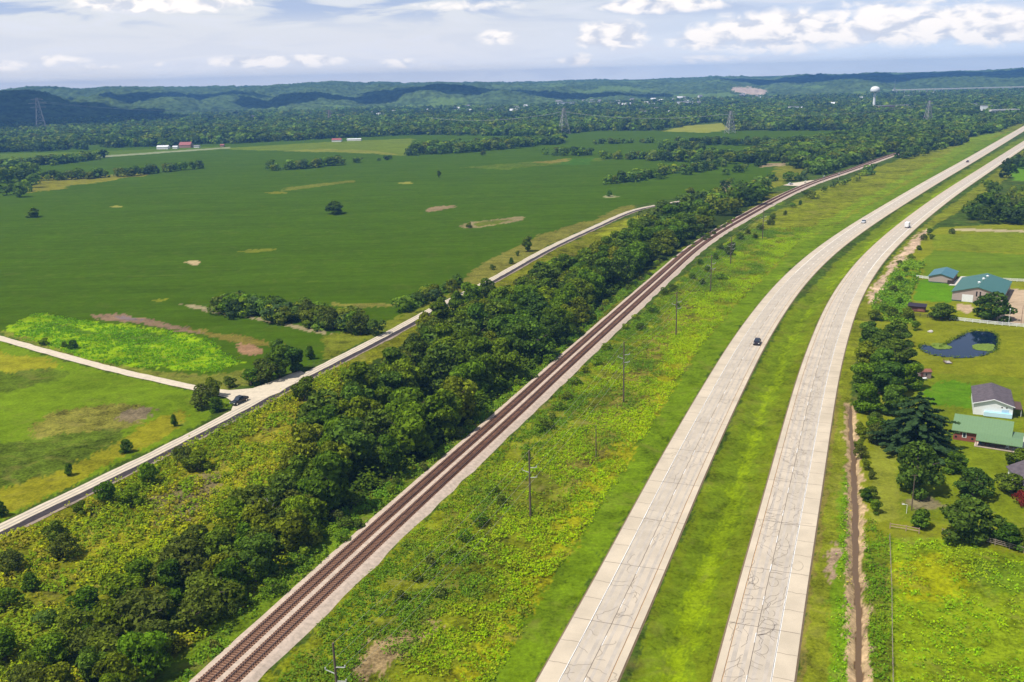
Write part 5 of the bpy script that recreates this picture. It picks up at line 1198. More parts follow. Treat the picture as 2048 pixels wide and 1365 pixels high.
# porch roof carries the front slope on, wrapping the right gable
pd = 2.9
mb = MB(); x0_ = L * .42; sl_ = 2.4 / hd * .7
mb.prism([(-pd - .5, 2.62 - (pd) * sl_), (-.35, 2.60), (-.35, 2.76), (-pd - .5, 2.78 - pd * sl_)], x0_, L + 3.0, 'x')
mb.prism([(-.36, 2.60), (hd * .8, 2.72), (hd * .8, 2.88), (-.36, 2.76)], L + .52, L + 3.0, 'x')
mb.build('porch_roof', grn, house)
MB().box(x0_ - .2, L + 2.9, -pd, -.02, -.05, .18).build('porch_floor', mat('porch_slab', (.52, .42, .34), .9), house)
for xx in (x0_ + .2, x0_ + 2.3, x0_ + 4.6, L + .6, L + 2.7): MB().bar((xx, -pd + .25, .15), (xx, -pd + .25, 2.1), .09).build('porch_post', brown, house)
fr = pane(MB(), 'f', L, hd, L * .16, L * .24, .8, 2.2).build('window', white, house); MB().box(L * .175, L * .225, -.09, -.055, .95, 2.05).build('pane', glass, fr)
for a_ in (.03, .33): pane(MB(), 'f', L, hd, L * a_, L * a_ + .5, .5, 1.0).build('vent', darkm, house)
pane(MB(), 'f', L, hd, L * .48, L * .58, .2, 2.2).build('door', darkm, house); pane(MB(), 'f', L, hd, L * .66, L * .84, .9, 2.1).build('window', glass, house)
pane(MB(), 'r', L, hd, hd * .8, hd * 1.1, 2.9, 4.0).build('gable_window', white, house)
def patio_item(name, lab, cat, fx, m_, chair=True):
    loc = house.matrix_basis @ Vector((L * fx, -1.6, .18)); t = empty(name, loc, ang, lab, cat, 'porch furniture')
    if chair:
        MB().box(-.35, .35, -.35, .35, .38, .48).build('seat', m_, t); MB().box(-.35, .35, .3, .38, .48, 1.05).build('backrest', m_, t)
        for sx_ in (-.3, .3):
            for sy_ in (-.3, .3): MB().box(sx_ - .03, sx_ + .03, sy_ - .03, sy_ + .03, 0, .38).build('leg', m_, t)
    else:
        MB().box(-.9, .9, -.4, .4, .68, .74).build('tabletop', m_, t)
        for sx_ in (-.8, .8): MB().box(sx_ - .05, sx_ + .05, -.3, .3, 0, .68).build('leg', m_, t)
bl = mat('blue_plastic', (.05, .12, .28), .5); patio_item('porch_chair', 'blue chair on the left of the porch, beside the brick wall', 'chair', .50, bl)
patio_item('porch_table', 'long grey table in the middle of the shaded porch', 'table', .74, mat('grey_plastic', (.25, .26, .28)), False)
patio_item('porch_chair', 'pale chair at the right end of the shaded porch', 'chair', .98, white)
mb = MB(); mb.add([tuple(P(*p, .05)) for p in [(2031, 880), (2060, 868), (2090, 890), (2060, 905), (2034, 897)]], [(0, 1, 2, 3, 4)]); tag(mb.build('patio', mat('pale_concrete', (.55, .51, .44))), 'pale concrete patio at the right edge', 'pavement', kind='structure')
# corner of another house at the right edge, with a dark red shrub
q = P(2052, 1000); hh = gable('house', 'white trimmed grey roofed house corner cut by the right edge', (q.x, q.y), R(-8), 9, 11, 3.0, 2.0, white, slate, cat='house')
pane(MB(), 'f', 9, 11, 1.5, 2.6, 1.0, 2.2).build('window', glass, hh); pane(MB(), 'l', 9, 11, 2.5, 3.8, 1.0, 2.2).build('window', glass, hh)
# little shed by the pond
q = P(1838, 757); sh = gable('shed', 'small wooden shed with a rust brown roof between the tree clump and the pond', (q.x, q.y), R(-4), 3.6, 2.6, 2.0, .5, mat('grey_pink_boards', (.30, .22, .20), .9), mat('rust_roof', (.22, .09, .06), .8, var=.25), ov=.2, axis='x', cat='shed')
pane(MB(), 'f', 3.6, 2.6, 1.9, 2.3, .9, 1.5).build('window', darkm, sh); pane(MB(), 'f', 3.6, 2.6, .4, 1.2, 0, 1.7).build('door', brown, sh)
q = P(1845, 760); t = empty('rowing_boat', (q.x, q.y, 0), R(8), 'small white boat lying on the grass in front of the little shed', 'boat')
prof = [(-1.5, .0), (-1.25, .42), (0, .62), (1.25, .5), (1.5, .35)]
mb = MB(); st = []
for x_, wd_ in prof: st.append([(x_, -wd_, .55), (x_, -wd_ * .6, .08), (x_, wd_ * .6, .08), (x_, wd_, .55)])
for i_ in range(4): mb.add(st[i_] + st[i_ + 1], [(0, 1, 5, 4), (1, 2, 6, 5), (2, 3, 7, 6)])
mb.build('hull', white, t); MB().box(-.1, .15, -.55, .55, .38, .44).build('thwart', white, t)
# garden bits
def rock(name, px, py, r, lab, m_):
    rs_ = np.random.default_rng(int(px)); q_ = P(px, py); mb_ = MB(); n_ = 9; vs_ = []; rings = [(1, 0), (.95, .35), (.6, .62), (.2, .72)]
    for rr_, zz_ in rings:
        for k_ in range(n_):
            th_ = 2 * math.pi * k_ / n_; w_ = r * rr_ * rs_.uniform(.8, 1.2); vs_.append((math.cos(th_) * w_, math.sin(th_) * w_ * .8, r * zz_ * rs_.uniform(.85, 1.1) - .05))
    fs_ = [(j_ * n_ + k_, j_ * n_ + (k_ + 1) % n_, (j_ + 1) * n_ + (k_ + 1) % n_, (j_ + 1) * n_ + k_) for j_ in range(3) for k_ in range(n_)] + [tuple(range(3 * n_, 4 * n_))]
    mb_.add(vs_, fs_); o_ = mb_.build(name, m_); o_.location = (q_.x, q_.y, 0); return tag(o_, lab, 'rock')
rock('boulder', 1861, 664, .95, 'pale grey boulder alone on the lawn left of the pond', mat('pale_rock', (.5, .46, .42), .9, var=.25, scale=2))
q = P(1896, 727); t = empty('jetty', (q.x, q.y, 0), R(-6), 'small grey wooden landing with brown posts at the near pond bank', 'jetty')
MB().box(-.9, .9, -.9, 1.6, .28, .38).build('deck', mat('weathered_grey_wood', (.36, .33, .30), .9), t)
for sx_ in (-.95, .95):
    for sy_ in (-.8, .5, 1.5): MB().bar((sx_, sy_, -.6), (sx_, sy_, 1.15), .08).build('post', brown, t)
_q = catmull(np.vstack([POND, POND[:1]]), .6); _n = 9; _rg = np.random.default_rng(8); _C = []
for p_ in _q:
    if _rg.random() < .75:
        c_ = p_ + (p_ - pc) / np.linalg.norm(p_ - pc) * _rg.normal(.35, .35)
        for _ in range(_n): _C.append((c_[0] + _rg.normal(0, .3), c_[1] + _rg.normal(0, .3), abs(_rg.normal(.2, .25)) - .15))
_C = np.array(_C); _V, _F = quads(_C, np.tile([0, 0, 1.0], (len(_C), 1)), .22 * _rg.uniform(.6, 1.3, len(_C)), _rg, .7)
tag(np_mesh('reeds', _V, _F, FOL, tint=(np.array([.12, .16, .02])[None] * _rg.uniform(.6, 1.4, (len(_C), 1))).repeat(4, 0)), 'rough grass and reeds growing round the pond edge', 'reeds', kind='stuff')
# floating green mats in the pond
for pts, lab in (([(1858, 686), (1872, 684.5), (1888, 687), (1902, 692), (1900, 696), (1880, 697), (1868, 694)], 'low grassy islet at the left end of the pond'), ([(1944, 689), (1965, 686.5), (1985, 687.5), (1989, 693), (1984, 701), (1965, 700), (1948, 697)], 'low grassy islet at the right end of the pond')):
    c_ = poly_w(pts); mb = MB(); m0 = c_.mean(0); n_ = len(c_)
    fine = catmull(np.vstack([c_, c_[:1]]), .7)[:-1]; n_ = len(fine); fine = fine + (RNG.random((n_, 2)) - .5) * .5
    mb.add([(p[0], p[1], -.8) for p in fine] + [(p[0], p[1], -.2) for p in fine] + [(m0[0] + (p[0] - m0[0]) * .6, m0[1] + (p[1] - m0[1]) * .6, .02) for p in fine] + [(m0[0], m0[1], .05)],
           [(k_, (k_ + 1) % n_, n_ + (k_ + 1) % n_, n_ + k_) for k_ in range(n_)] + [(n_ + k_, n_ + (k_ + 1) % n_, 2 * n_ + (k_ + 1) % n_, 2 * n_ + k_) for k_ in range(n_)] + [(2 * n_ + k_, 2 * n_ + (k_ + 1) % n_, 3 * n_) for k_ in range(n_)])
    tag(mb.build('islet', mat('islet_grass', (.13, .19, .02), .95, var=.4, scale=1.2)), lab, 'islet', kind='structure')

# ================================================================== fences
def fence(name, label, pts, h, m_, rails, post_step, post=.07, rail_h=.07, thick=.025, gaps=()):
    w_ = [P(*p) for p in pts]; root = empty(name, w_[0], 0, label, 'fence'); o0 = w_[0]
    rl = MB(); first = None; np_ = 0
    for i_ in range(len(w_) - 1):
        a_, b_ = w_[i_] - o0, w_[i_ + 1] - o0; L_ = (b_ - a_).length; n_ = max(1, round(L_ / post_step)); e_ = (b_ - a_) / L_; nn = Vector((-e_.y, e_.x, 0))
        for z in rails:
            z = z * h; vs_ = []
            for c_ in (a_, b_):
                for s1, s2 in ((-1, -1), (1, -1), (1, 1), (-1, 1)): vs_.append(c_ + nn * thick * s1 + Vector((0, 0, z + rail_h * s2)))
            rl.add(vs_, [(0, 1, 5, 4), (1, 2, 6, 5), (2, 3, 7, 6), (3, 0, 4, 7), (0, 3, 2, 1), (4, 5, 6, 7)])
        for k_ in range(n_ + (1 if i_ == len(w_) - 2 else 0)):
            if np_ >= 95: break
            c_ = a_ + e_ * (L_ * k_ / n_); ps = MB().box(-post, post, -post, post, -.2, h)
            if first is None: first = ps.build('post', m_, root); po = first
            else: po = first.copy(); COL.objects.link(po); po.parent = root
            po.location = c_; np_ += 1
    rl.build('rail', m_, root)
    return root
fence('board_fence', 'white board fence between the barn yard and the pond lawn', [(1899, 640), (1945, 645), (1990, 650), (2048, 655), (2130, 662)], 1.35, white, (.25, .55, .88), 2.4, rail_h=.11)
fence('board_fence', 'white board fence running behind the barn, at the right', [(2006, 562), (2048, 564), (2130, 568)], 1.3, white, (.25, .55, .88), 2.4, rail_h=.11)
fence('board_fence', 'short white board fence left of the blue green roofed outbuilding', [(1833, 556), (1857, 559)], 1.3, white, (.25, .55, .88), 2.4, rail_h=.11)
fence('board_fence', 'dark board fence in the shade under the tree left of the driveway', [(1800, 632), (1840, 634), (1899, 640)], 1.3, trimd, (.3, .6, .9), 2.4)
wood = mat('weathered_rail_wood', (.30, .24, .19), .9, var=.25)
fence('rail_fence', 'weathered split rail fence above the bright green field', [(1884, 1068), (1930, 1076), (1990, 1090), (2048, 1106), (2120, 1126)], 1.25, wood, (.3, .6, .9), 2.7, rail_h=.06)
fence('rail_fence', 'short pinkish wooden rail fence between the stream and the rounded bush', [(1780, 1056), (1812, 1061), (1838, 1066)], 1.1, mat('pinkish_wood', (.42, .28, .22), .9), (.35, .85), 2.7)
fence('wire_fence', 'thin post and wire fence at the left side of the bright field', [(1779, 1078), (1783, 1180), (1784, 1280), (1786, 1380)], 1.2, wood, (.3, .6, .9), 3.2, post=.05, rail_h=.012, thick=.012)

# ================================================================== poles and wires
polem = mat('pole_wood', (.13, .095, .07), .9, var=.2); insul = mat('insulator', (.40, .40, .37), .4)
wirem = mat('wire', (.42, .42, .36), .5)
POLES = []
def utility_pole(px, py, h, lab, arms=True, r=.24, q=None):
    q_ = q or P(px, py); t_ = empty('utility_pole', (q_.x, q_.y, 0), 0, lab, 'utility pole', 'utility poles in the weeds beside the railway')
    _, u_ = railA.dist(np.array([q_.x]), np.array([q_.y])); X_, Y_ = railA.at(u_, 0); X2, Y2 = railA.at(u_ + 2, 0); a_ = math.atan2(float((Y2 - Y_)[0]), float((X2 - X_)[0])) - math.pi / 2
    t_.rotation_euler = (0, 0, a_)
    MB().bar((0, 0, -.3), (0, 0, h), r, 0, r * .65, 8).build('pole', polem, t_)
    tips = []
    if arms:
        for s_, z_ in ((1, h - 3.6), (-1, h - 4.7), (1, h - 5.9)):
            ca_ = MB().bar((0, 0, z_ - .35), (s_ * 1.7, 0, z_), .09, 0, .07, 5).build('crossarm', insul, t_)
            MB().lathe([(.05, z_), (.12, z_ + .12), (.12, z_ + .3), (.04, z_ + .4)], (s_ * 1.65, 0), 8).build('insulator', insul, ca_)
            ca, sa = math.cos(a_), math.sin(a_); tips.append(Vector((q_.x + ca * s_ * 1.65, q_.y + sa * s_ * 1.65, z_ + .4)))
        tips.append(Vector((q_.x, q_.y, h)))
    POLES.append(tips); return t_
base0 = P(683, 1478)
utility_pole(0, 0, 16, 'nearest wooden utility pole with pale crossarms, cut by the bottom edge', q=base0)
for (px, py, h), lb in zip([(1061, 1035, 15.6), (1247, 805, 18.4), (1352, 672, 16.5), (1421, 585, 16.5), (1461, 530, 14), (1525, 478, 16.5)],
    ['tall wooden utility pole standing alone above the weeds, nearest whole one', 'second tall wooden utility pole from the camera, by dark shrubs', 'slender utility pole half hidden by pale scrub, third from the camera', 'dark utility pole at the edge of the thorny scrub, fourth away', 'utility pole wrapped in leafy vines, fifth from the camera', 'dark utility pole by the bend in the tracks, sixth away']):
    utility_pole(px, py, h, lb)
utility_pole(1192, 918, 9.0, 'short bare wooden pole with a pale cap near the carriageway', arms=False, r=.14)
utility_pole(1718, 362, 11, 'pale pole near the far trees beyond the level crossing', arms=False, r=.16)
for i_ in range(6):
    A_, B_ = POLES[i_], POLES[i_ + 1]; mb = MB()
    for a_, b_ in zip(A_, B_):
        prev = a_
        for k_ in range(1, 11):
            f_ = k_ / 10; c_ = a_.lerp(b_, f_); c_.z -= 4 * 1.1 * f_ * (1 - f_); mb.bar(prev, c_, .02, n=3); prev = c_
    o = mb.build('overhead_wire', wirem); tag(o, 'thin sagging overhead wires between the %s and %s utility poles' % (['nearest', 'first tall', 'second tall', 'third', 'fourth', 'fifth'][i_], ['first tall', 'second tall', 'third', 'fourth', 'fifth', 'sixth'][i_]), 'wires', 'overhead wires along the railway')
def garden_pole(px, py, h, lab, m_, head, r=.09):
    q_ = P(px, py); t_ = empty('yard_pole', (q_.x, q_.y, 0), 0, lab, 'pole'); MB().bar((0, 0, -.2), (0, 0, h), r, 0, r * .7, 7).build('pole', m_, t_)
    if head == 'T': MB().bar((-.7, 0, h - .15), (.7, 0, h - .15), .06).build('crossarm', m_, t_)
    elif head == 'lamp': MB().lathe([(.05, h), (.22, h + .1), (.25, h + .35), (.08, h + .5)], (0, 0), 10).build('lamp_head', white, t_)
    elif head == 'arm':
        MB().bar((0, 0, h), (-.8, 0, h + .15), .05).build('arm', m_, t_); MB().box(-1.1, -.6, -.12, .12, h + .08, h + .2).build('lamp_head', white, t_)
garden_pole(1823, 1020, 8.2, 'grey wooden pole with a short crossarm on the lawn', polem, 'T', .13); garden_pole(1813, 1026, 1.9, 'low white lamp post at the foot of the lawn pole', white, 'arm', .06)
garden_pole(2017, 650, 5.6, 'white lamp post by the barn yard fence', white, 'lamp'); garden_pole(2042, 648, 7, 'thin brown pole in the barn yard, right of the lamp post', brown, None)
# level crossing
mb = MB(); mb.add([tuple(P(*p, .62 if i in (4, 5) else .3)) for i, p in enumerate([(1566, 371), (1580, 367), (1600, 364.5), (1622, 361), (1640, 360), (1618, 371), (1600, 372.5), (1580, 372)])], [tuple(range(8))])
tag(mb.build('crossing_road', mat('pale_gravel', (.4, .35, .28))), 'pale gravel road reaching the level crossing', 'road', kind='structure')
for (px, py), lb in (((1610, 376), 'crossing signal mast on the near left side of the level crossing'), ((1647, 366), 'crossing signal mast between two others at the level crossing'), ((1677, 360), 'farthest crossing signal mast, right of the level crossing')):
    q_ = P(px, py); t_ = empty('crossing_signal', (q_.x, q_.y, 0), 0, lb, 'signal', 'level crossing signals')
    MB().bar((0, 0, 0), (0, 0, 6), .14).build('mast', insul, t_); MB().bar((-.8, -.1, 5.2), (.8, -.1, 6.2), .1).bar((-.8, -.1, 6.2), (.8, -.1, 5.2), .1).build('crossbuck', white, t_)
    MB().box(-.7, -.3, -.2, .1, 4.0, 4.5).box(.3, .7, -.2, .1, 4.0, 4.5).build('lamps', darkm, t_)

# ================================================================== vehicles
def car_paint(name, c, rough=.25):
    m_ = mat(name, c, rough, .0, var=.03, spec=.6); return m_
tyrem = mat('tyre', (.02, .02, .02), .9); chrome = mat('chrome', (.6, .6, .62), .2, .9)
headm = mat('headlight_glass', (.75, .75, .72), .15, spec=.8); redm = mat('tail_lamp', (.35, .02, .02), .3)
def vehicle(name, lab, cat, px, py, heading_to, paint, kind='car', s=1.0, lane_z=.16):
    q_ = P(px, py, lane_z); h_ = P(*heading_to) - P(px, py); a_ = math.atan2(h_.y, h_.x)
    t_ = empty(name, (q_.x, q_.y, lane_z), a_, lab, cat); t_.scale = (s, s, s)
    W_ = .92
    if kind == 'car': body = [(-2.2, .35), (-2.25, .85), (-2.1, .98), (-1.0, 1.02), (.85, .98), (1.9, .85), (2.25, .65), (2.25, .35)]; cab = [(-1.9, 1.0), (-1.3, 1.43), (.1, 1.45), (1.0, .99)]
    elif kind == 'pickup': body = [(-2.8, .5), (-2.8, 1.1), (-1.0, 1.12), (1.1, 1.12), (2.6, 1.02), (2.8, .8), (2.8, .5)]; cab = [(-1.0, 1.1), (-.85, 1.78), (.55, 1.82), (1.25, 1.12)]
    elif kind == 'truck': body = [(-3.6, .6), (-3.6, .95), (1.4, .95), (1.5, 1.2), (2.9, 1.15), (3.1, .9), (3.1, .6)]; cab = [(1.35, 1.18), (1.35, 2.1), (1.9, 2.15), (2.5, 1.18)]
    def tapered(prof, w0, w1):
        mb_ = MB(); zmin = min(z for _, z in prof); zmax = max(z for _, z in prof); n_ = len(prof)
        wf = lambda z: w0 + (w1 - w0) * (z - zmin) / max(.01, zmax - zmin)
        vs_ = [(x, -wf(z), z) for x, z in prof] + [(x, wf(z), z) for x, z in prof]
        mb_.add(vs_, [(k_, (k_ + 1) % n_, n_ + (k_ + 1) % n_, n_ + k_) for k_ in range(n_)] + [tuple(range(n_ - 1, -1, -1)), tuple(range(n_, 2 * n_))]); return mb_
    b_ = tapered(body, W_, W_ * .96).build('body', paint, t_, bevel=.05)
    cb = tapered(cab, W_ * .93, W_ * .74).build('cabin', glass, t_, bevel=.03)
    top = [(x, z) for x, z in cab if z > max(z_ for _, z_ in cab) - .1]; x0_, x1_ = min(x for x, _ in top), max(x for x, _ in top); zt_ = max(z for _, z in top)
    MB().box(x0_ - .05, x1_ + .05, -W_ * .73, W_ * .73, zt_ - .02, zt_ + .05).build('roof_panel', paint, t_)
    fx = max(x for x, _ in body); rx = min(x for x, _ in body)
    for sy_ in (-1, 1):
        MB().box(fx - .1, fx + .02, sy_ * .72 - .17, sy_ * .72 + .17, .68, .85).build('headlight', headm, t_); MB().box(rx - .02, rx + .1, sy_ * .75 - .13, sy_ * .75 + .13, .72, .9).build('tail_light', redm, t_)
        for xx in ((-1.35, 1.4) if kind == 'car' else ((-1.75, 1.85) if kind == 'pickup' else (-2.5, 2.1))):
            rw = .33 if kind == 'car' else .40
            wh = empty('wheel', (xx, sy_ * .82, rw)); wh.parent = t_
            mb_ = MB(); n_ = 14; vs_ = [(rw * math.cos(2 * math.pi * k_ / n_), yy, rw * math.sin(2 * math.pi * k_ / n_)) for yy in (-.12, .12) for k_ in range(n_)]
            mb_.add(vs_, [(k_, (k_ + 1) % n_, n_ + (k_ + 1) % n_, n_ + k_) for k_ in range(n_)] + [tuple(range(n_)), tuple(range(n_, 2 * n_))]).build('tyre', tyrem, wh)
            mb_ = MB(); vs_ = [(rw * .6 * math.cos(2 * math.pi * k_ / n_), yy, rw * .6 * math.sin(2 * math.pi * k_ / n_)) for yy in (-.13, .13) for k_ in range(n_)]
            mb_.add(vs_, [(k_, (k_ + 1) % n_, n_ + (k_ + 1) % n_, n_ + k_) for k_ in range(n_)] + [tuple(range(n_)), tuple(range(n_, 2 * n_))]).build('rim', chrome, wh)
    if kind == 'pickup':
        MB().box(-2.7, -1.1, -W_ * .8, W_ * .8, 1.0, 1.13).build('cargo_bed', mat('bed_liner', (.015, .015, .015), .8), t_); MB().box(2.76, 2.86, -.6, .6, .6, .95).build('grille', chrome, t_)
    if kind == 'truck': MB().box(-3.6, 1.2, -1.1, 1.1, .95, 3.1).build('cargo_box', white, t_, bevel=.04)
    return t_
black = car_paint('black_car_paint', (.012, .012, .014)); 
vehicle('pickup_truck', 'black pickup truck stopped at the gravel road junction', 'pickup truck', 479, 806, (455, 817), black, 'pickup', 1.12, .12)
vehicle('car', 'dark car alone on the near carriageway, in its inner lane', 'car', 1514, 688, (1488, 745), car_paint('dark_plum_paint', (.02, .014, .018)), 'car', 1.2)
vehicle('car', 'silver white car on the near carriageway before the far bend', 'car', 1727, 446, (1700, 466), car_paint('silver_paint', (.55, .56, .58)), 'car', 1.2)
vehicle('car', 'tiny dark car farthest away on the near carriageway', 'car', 1935, 325, (1900, 343), car_paint('dark_red_paint', (.08, .02, .02)), 'car', 1.2)
vehicle('box_truck', 'white box truck heading away on the carriageway nearer the houses', 'truck', 1815, 455, (1832, 442), white, 'truck', 1.05)
vehicle('car', 'white car parked by the level crossing', 'car', 1581, 370, (1592, 368), car_paint('white_car_paint', (.75, .75, .75)), 'car', 1.2, .3)

# ================================================================== far structures
def lattice_tower(px, py, h, bw, lab, m_, th=.22, arms=True):
    q_ = P(px, py); t_ = empty('transmission_tower', (q_.x, q_.y, 0), R(20), lab, 'transmission tower', 'lattice transmission towers')
    mb = MB(); n_ = 6; lv = [(h * (1 - (1 - k_ / n_) ** 1.0), bw / 2 * (1 - .86 * (k_ / n_))) for k_ in range(n_ + 1)]
    cs = [(-1, -1), (1, -1), (1, 1), (-1, 1)]
    for (z0, w0), (z1, w1) in zip(lv[:-1], lv[1:]):
        for k_ in range(4):
            a_, b_ = cs[k_], cs[(k_ + 1) % 4]
            mb.bar((a_[0] * w0, a_[1] * w0, z0), (a_[0] * w1, a_[1] * w1, z1), th, n=3)
            mb.bar((a_[0] * w0, a_[1] * w0, z0), (b_[0] * w1, b_[1] * w1, z1), th * .6, n=3); mb.bar((b_[0] * w0, b_[1] * w0, z0), (a_[0] * w1, a_[1] * w1, z1), th * .6, n=3)
            mb.bar((a_[0] * w1, a_[1] * w1, z1), (b_[0] * w1, b_[1] * w1, z1), th * .6, n=3)
    mb.build('mast', m_, t_)
    if arms:
        for z_, L_ in ((h * .72, bw * .75), (h * .84, bw * .9), (h * .95, bw * .6)):
            MB().bar((-L_, 0, z_), (L_, 0, z_), th * 1.1, n=3).bar((-L_, 0, z_), (0, 0, z_ + h * .05), th * .6, n=3).bar((L_, 0, z_), (0, 0, z_ + h * .05), th * .6, n=3).build('crossarm', m_, t_)
    return q_
galv = mat('galvanised_steel', (.34, .32, .33), .6, .3)
tw = [lattice_tower(84, 264, 76, 22, 'tallest lattice pylon, in front of the dark hill at the left', galv, .4), lattice_tower(660, 246, 30, 11, 'small reddish lattice pylon behind the far woods, left of centre', mat('rusty_steel', (.32, .22, .2)), .3),
      lattice_tower(1128, 268, 42, 16, 'lattice pylon at the top edge of the crop field, by the long dark grove', galv, .32), lattice_tower(1460, 267, 34, 13, 'lattice pylon right of the pale yellow field', galv, .3), lattice_tower(1855, 248, 38, 12, 'lattice pylon rising from the woods below the water tower', galv, .32)]
mb = MB()
for a_, b_, za, zb in ((tw[0], P(480, 244), 66, 32), (tw[0], P(480, 246), 70, 28), (tw[3], tw[4], 30, 32), (tw[4], P(1990, 226), 32, 26), (tw[2], P(860, 262), 36, 24), (tw[2], tw[3], 36, 30)):
    A_ = Vector((a_.x, a_.y, za)); B_ = Vector((b_.x, b_.y, zb)); prev = A_
    for k_ in range(1, 17):
        f_ = k_ / 16; c_ = A_.lerp(B_, f_); c_.z -= 4 * 9 * f_ * (1 - f_); mb.bar(prev, c_, .16, n=3); prev = c_
tag(mb.build('transmission_line', mat('transmission_wire', (.5, .48, .5))), 'long pale transmission lines strung between the far pylons', 'power line')
q = P(1747, 222); wt = empty('water_tower', (q.x, q.y, 0), 0, 'white single pedestal water tower rising from the far woods', 'water tower')
MB().lathe([(6, 0), (4, 2.5), (2.9, 6), (2.7, 36), (3.6, 40)], n=20).build('pedestal', white, wt, smooth=True)
MB().lathe([(3.6, 40), (9.3, 41.0), (10.2, 43.5), (10.2, 47), (9.2, 50), (7.0, 52.2), (3.5, 53.4), (.3, 53.8)], n=26).build('tank', white, wt, smooth=True)
q = P(1788, 192); t = empty('radio_mast', (q.x, q.y, 0), 0, 'thin radio mast right of the water tower', 'mast'); MB().bar((0, 0, 0), (0, 0, 54), 1.1, 0, .3, 4).build('mast', galv, t); MB().box(-2.2, 2.2, -2.2, 2.2, 18, 26).build('antenna_panels', insul, t)
# viaduct on the skyline and overpass
def bridge(name, lab, a, b, z, w_, n_, m_, th=1.6):
    A_ = P(*a); B_ = P(*b); d_ = B_ - A_; L_ = d_.length; ang_ = math.atan2(d_.y, d_.x); t_ = empty(name, (A_.x, A_.y, 0), ang_, lab, 'bridge')
    MB().box(0, L_, -w_ / 2, w_ / 2, z, z + th).build('deck', m_, t_)
    for s_ in (-1, 1): MB().box(0, L_, s_ * w_ / 2 - .3, s_ * w_ / 2 + .3, z + th, z + th + 1.4).build('parapet', m_, t_)
    p0 = MB().box(-1, 1, -w_ / 2 + 1, w_ / 2 - 1, 0, z).build('pier', m_, t_)
    for k_ in range(n_):
        p_ = p0 if k_ == 0 else p0.copy()
        if k_: COL.objects.link(p_); p_.parent = t_
        p_.location = (L_ * (k_ + .5) / n_, 0, 0)
cpale = mat('bridge_concrete', (.75, .70, .66), .9)
bridge('viaduct', 'long pale viaduct in front of the far blue hills', (1785, 189), (2150, 180), 13, 12, 24, cpale, 2.2)
bridge('overpass', 'small concrete overpass among the trees at the upper right', (1978, 233), (2034, 231), 9, 10, 3, cpale)
# farmsteads and town houses
wallw = mat('house_siding', (.74, .72, .70), .8); rr_m = mat('red_metal_roof', (.30, .09, .085), .5); gr_m = mat('grey_shingle_roof', (.22, .21, .22), .8); br_m = mat('brick_block', (.38, .22, .18), .9); whr = mat('white_metal_roof', (.70, .70, .70), .5)
def small_house(px, py, w_, d_, e_, r_, wm, rm, lab, name='house', cat='house', group=None, ang=None, base=0):
    q_ = P(px, py); return gable(name, lab, (q_.x - w_ / 2, q_.y), ang if ang is not None else R(RNG.uniform(-25, 25)), w_, d_, e_, r_, wm, rm, .3, 'x', cat, group=group)
for (px, py, w_, d_, e_, r_, wm, rm, lb) in [(325, 299, 21, 12, 5, 3, wallw, whr, 'long white farm building left of the red roofed barn'), (370, 296, 22, 15, 6, 6, br_m, rr_m, 'large red roofed barn in the far farmstead'), (350, 298, 9, 8, 4, 2, wallw, whr, 'small white shed between the white farm building and red barn'),
    (393, 296, 10, 7, 3.5, 1.8, wallw, gr_m, 'small white shed right of the red roofed barn'), (444, 294, 7, 6, 3.5, 2, br_m, rr_m, 'tiny red shed right of the far farmstead'), (673, 284, 18, 10, 4, 3.5, wallw, rr_m, 'red roofed shed at the edge of the far woods'), (708, 282, 27, 8, 3.5, 1.5, wallw, whr, 'long white low building right of the red roofed shed')]:
    small_house(px, py, w_ * .85, d_ * .8, e_ * .7, r_ * .7, wm, rm, lb, 'farm_building', 'farm building', ang=R(-4))
def ray_ground(px, py, hgt):
    d_ = Fv * FPX + Rv * (px - W2 / 2) - Uv * (py - H2 / 2); dl = math.hypot(d_.x, d_.y)
    for r_ in np.arange(1500, 7500, 15):
        t_ = r_ / dl; z_ = CAMH + d_.z * t_; g_ = hill_z(d_.x * t_, d_.y * t_) if r_ > rr[0] else 0
        if z_ <= g_ + hgt * .6: return (d_.x * t_, d_.y * t_, max(0, g_ - .5))
    return None
rt = np.random.default_rng(3)
town = []
TOWN = []
for (xa, xb, ya, yb, n_, lab) in [(1105, 1240, 200, 211, 12, 'white house below the hills, left part of the far town'), (1225, 1330, 198, 212, 24, 'white house in the dense middle of the far town'), (1320, 1400, 194, 208, 24, 'white house in the brightest right part of the far town'), (1240, 1500, 212, 230, 14, 'pale house among trees in front of the far town'),
    (1400, 1560, 188, 204, 12, 'pale house near the foot of the quarry hill'), (820, 1060, 212, 226, 20, 'white house at the foot of the dark central hill'), (680, 800, 222, 234, 12, 'white house among far trees, left of the central hill'), (1560, 1740, 196, 220, 10, 'pale house in the woods left of the water tower'), (1760, 1900, 186, 200, 6, 'pale building between the water tower and viaduct')]:
    for k_ in range(max(3, int(n_ * .75))): TOWN.append((rt.uniform(xa, xb), ya + (yb - ya) * rt.random(), rt.uniform(8, 15), lab, 'houses of the far town'))
mat_h = [wallw, white, mat('tan_siding', (.5, .44, .36)), br_m]
hp = []
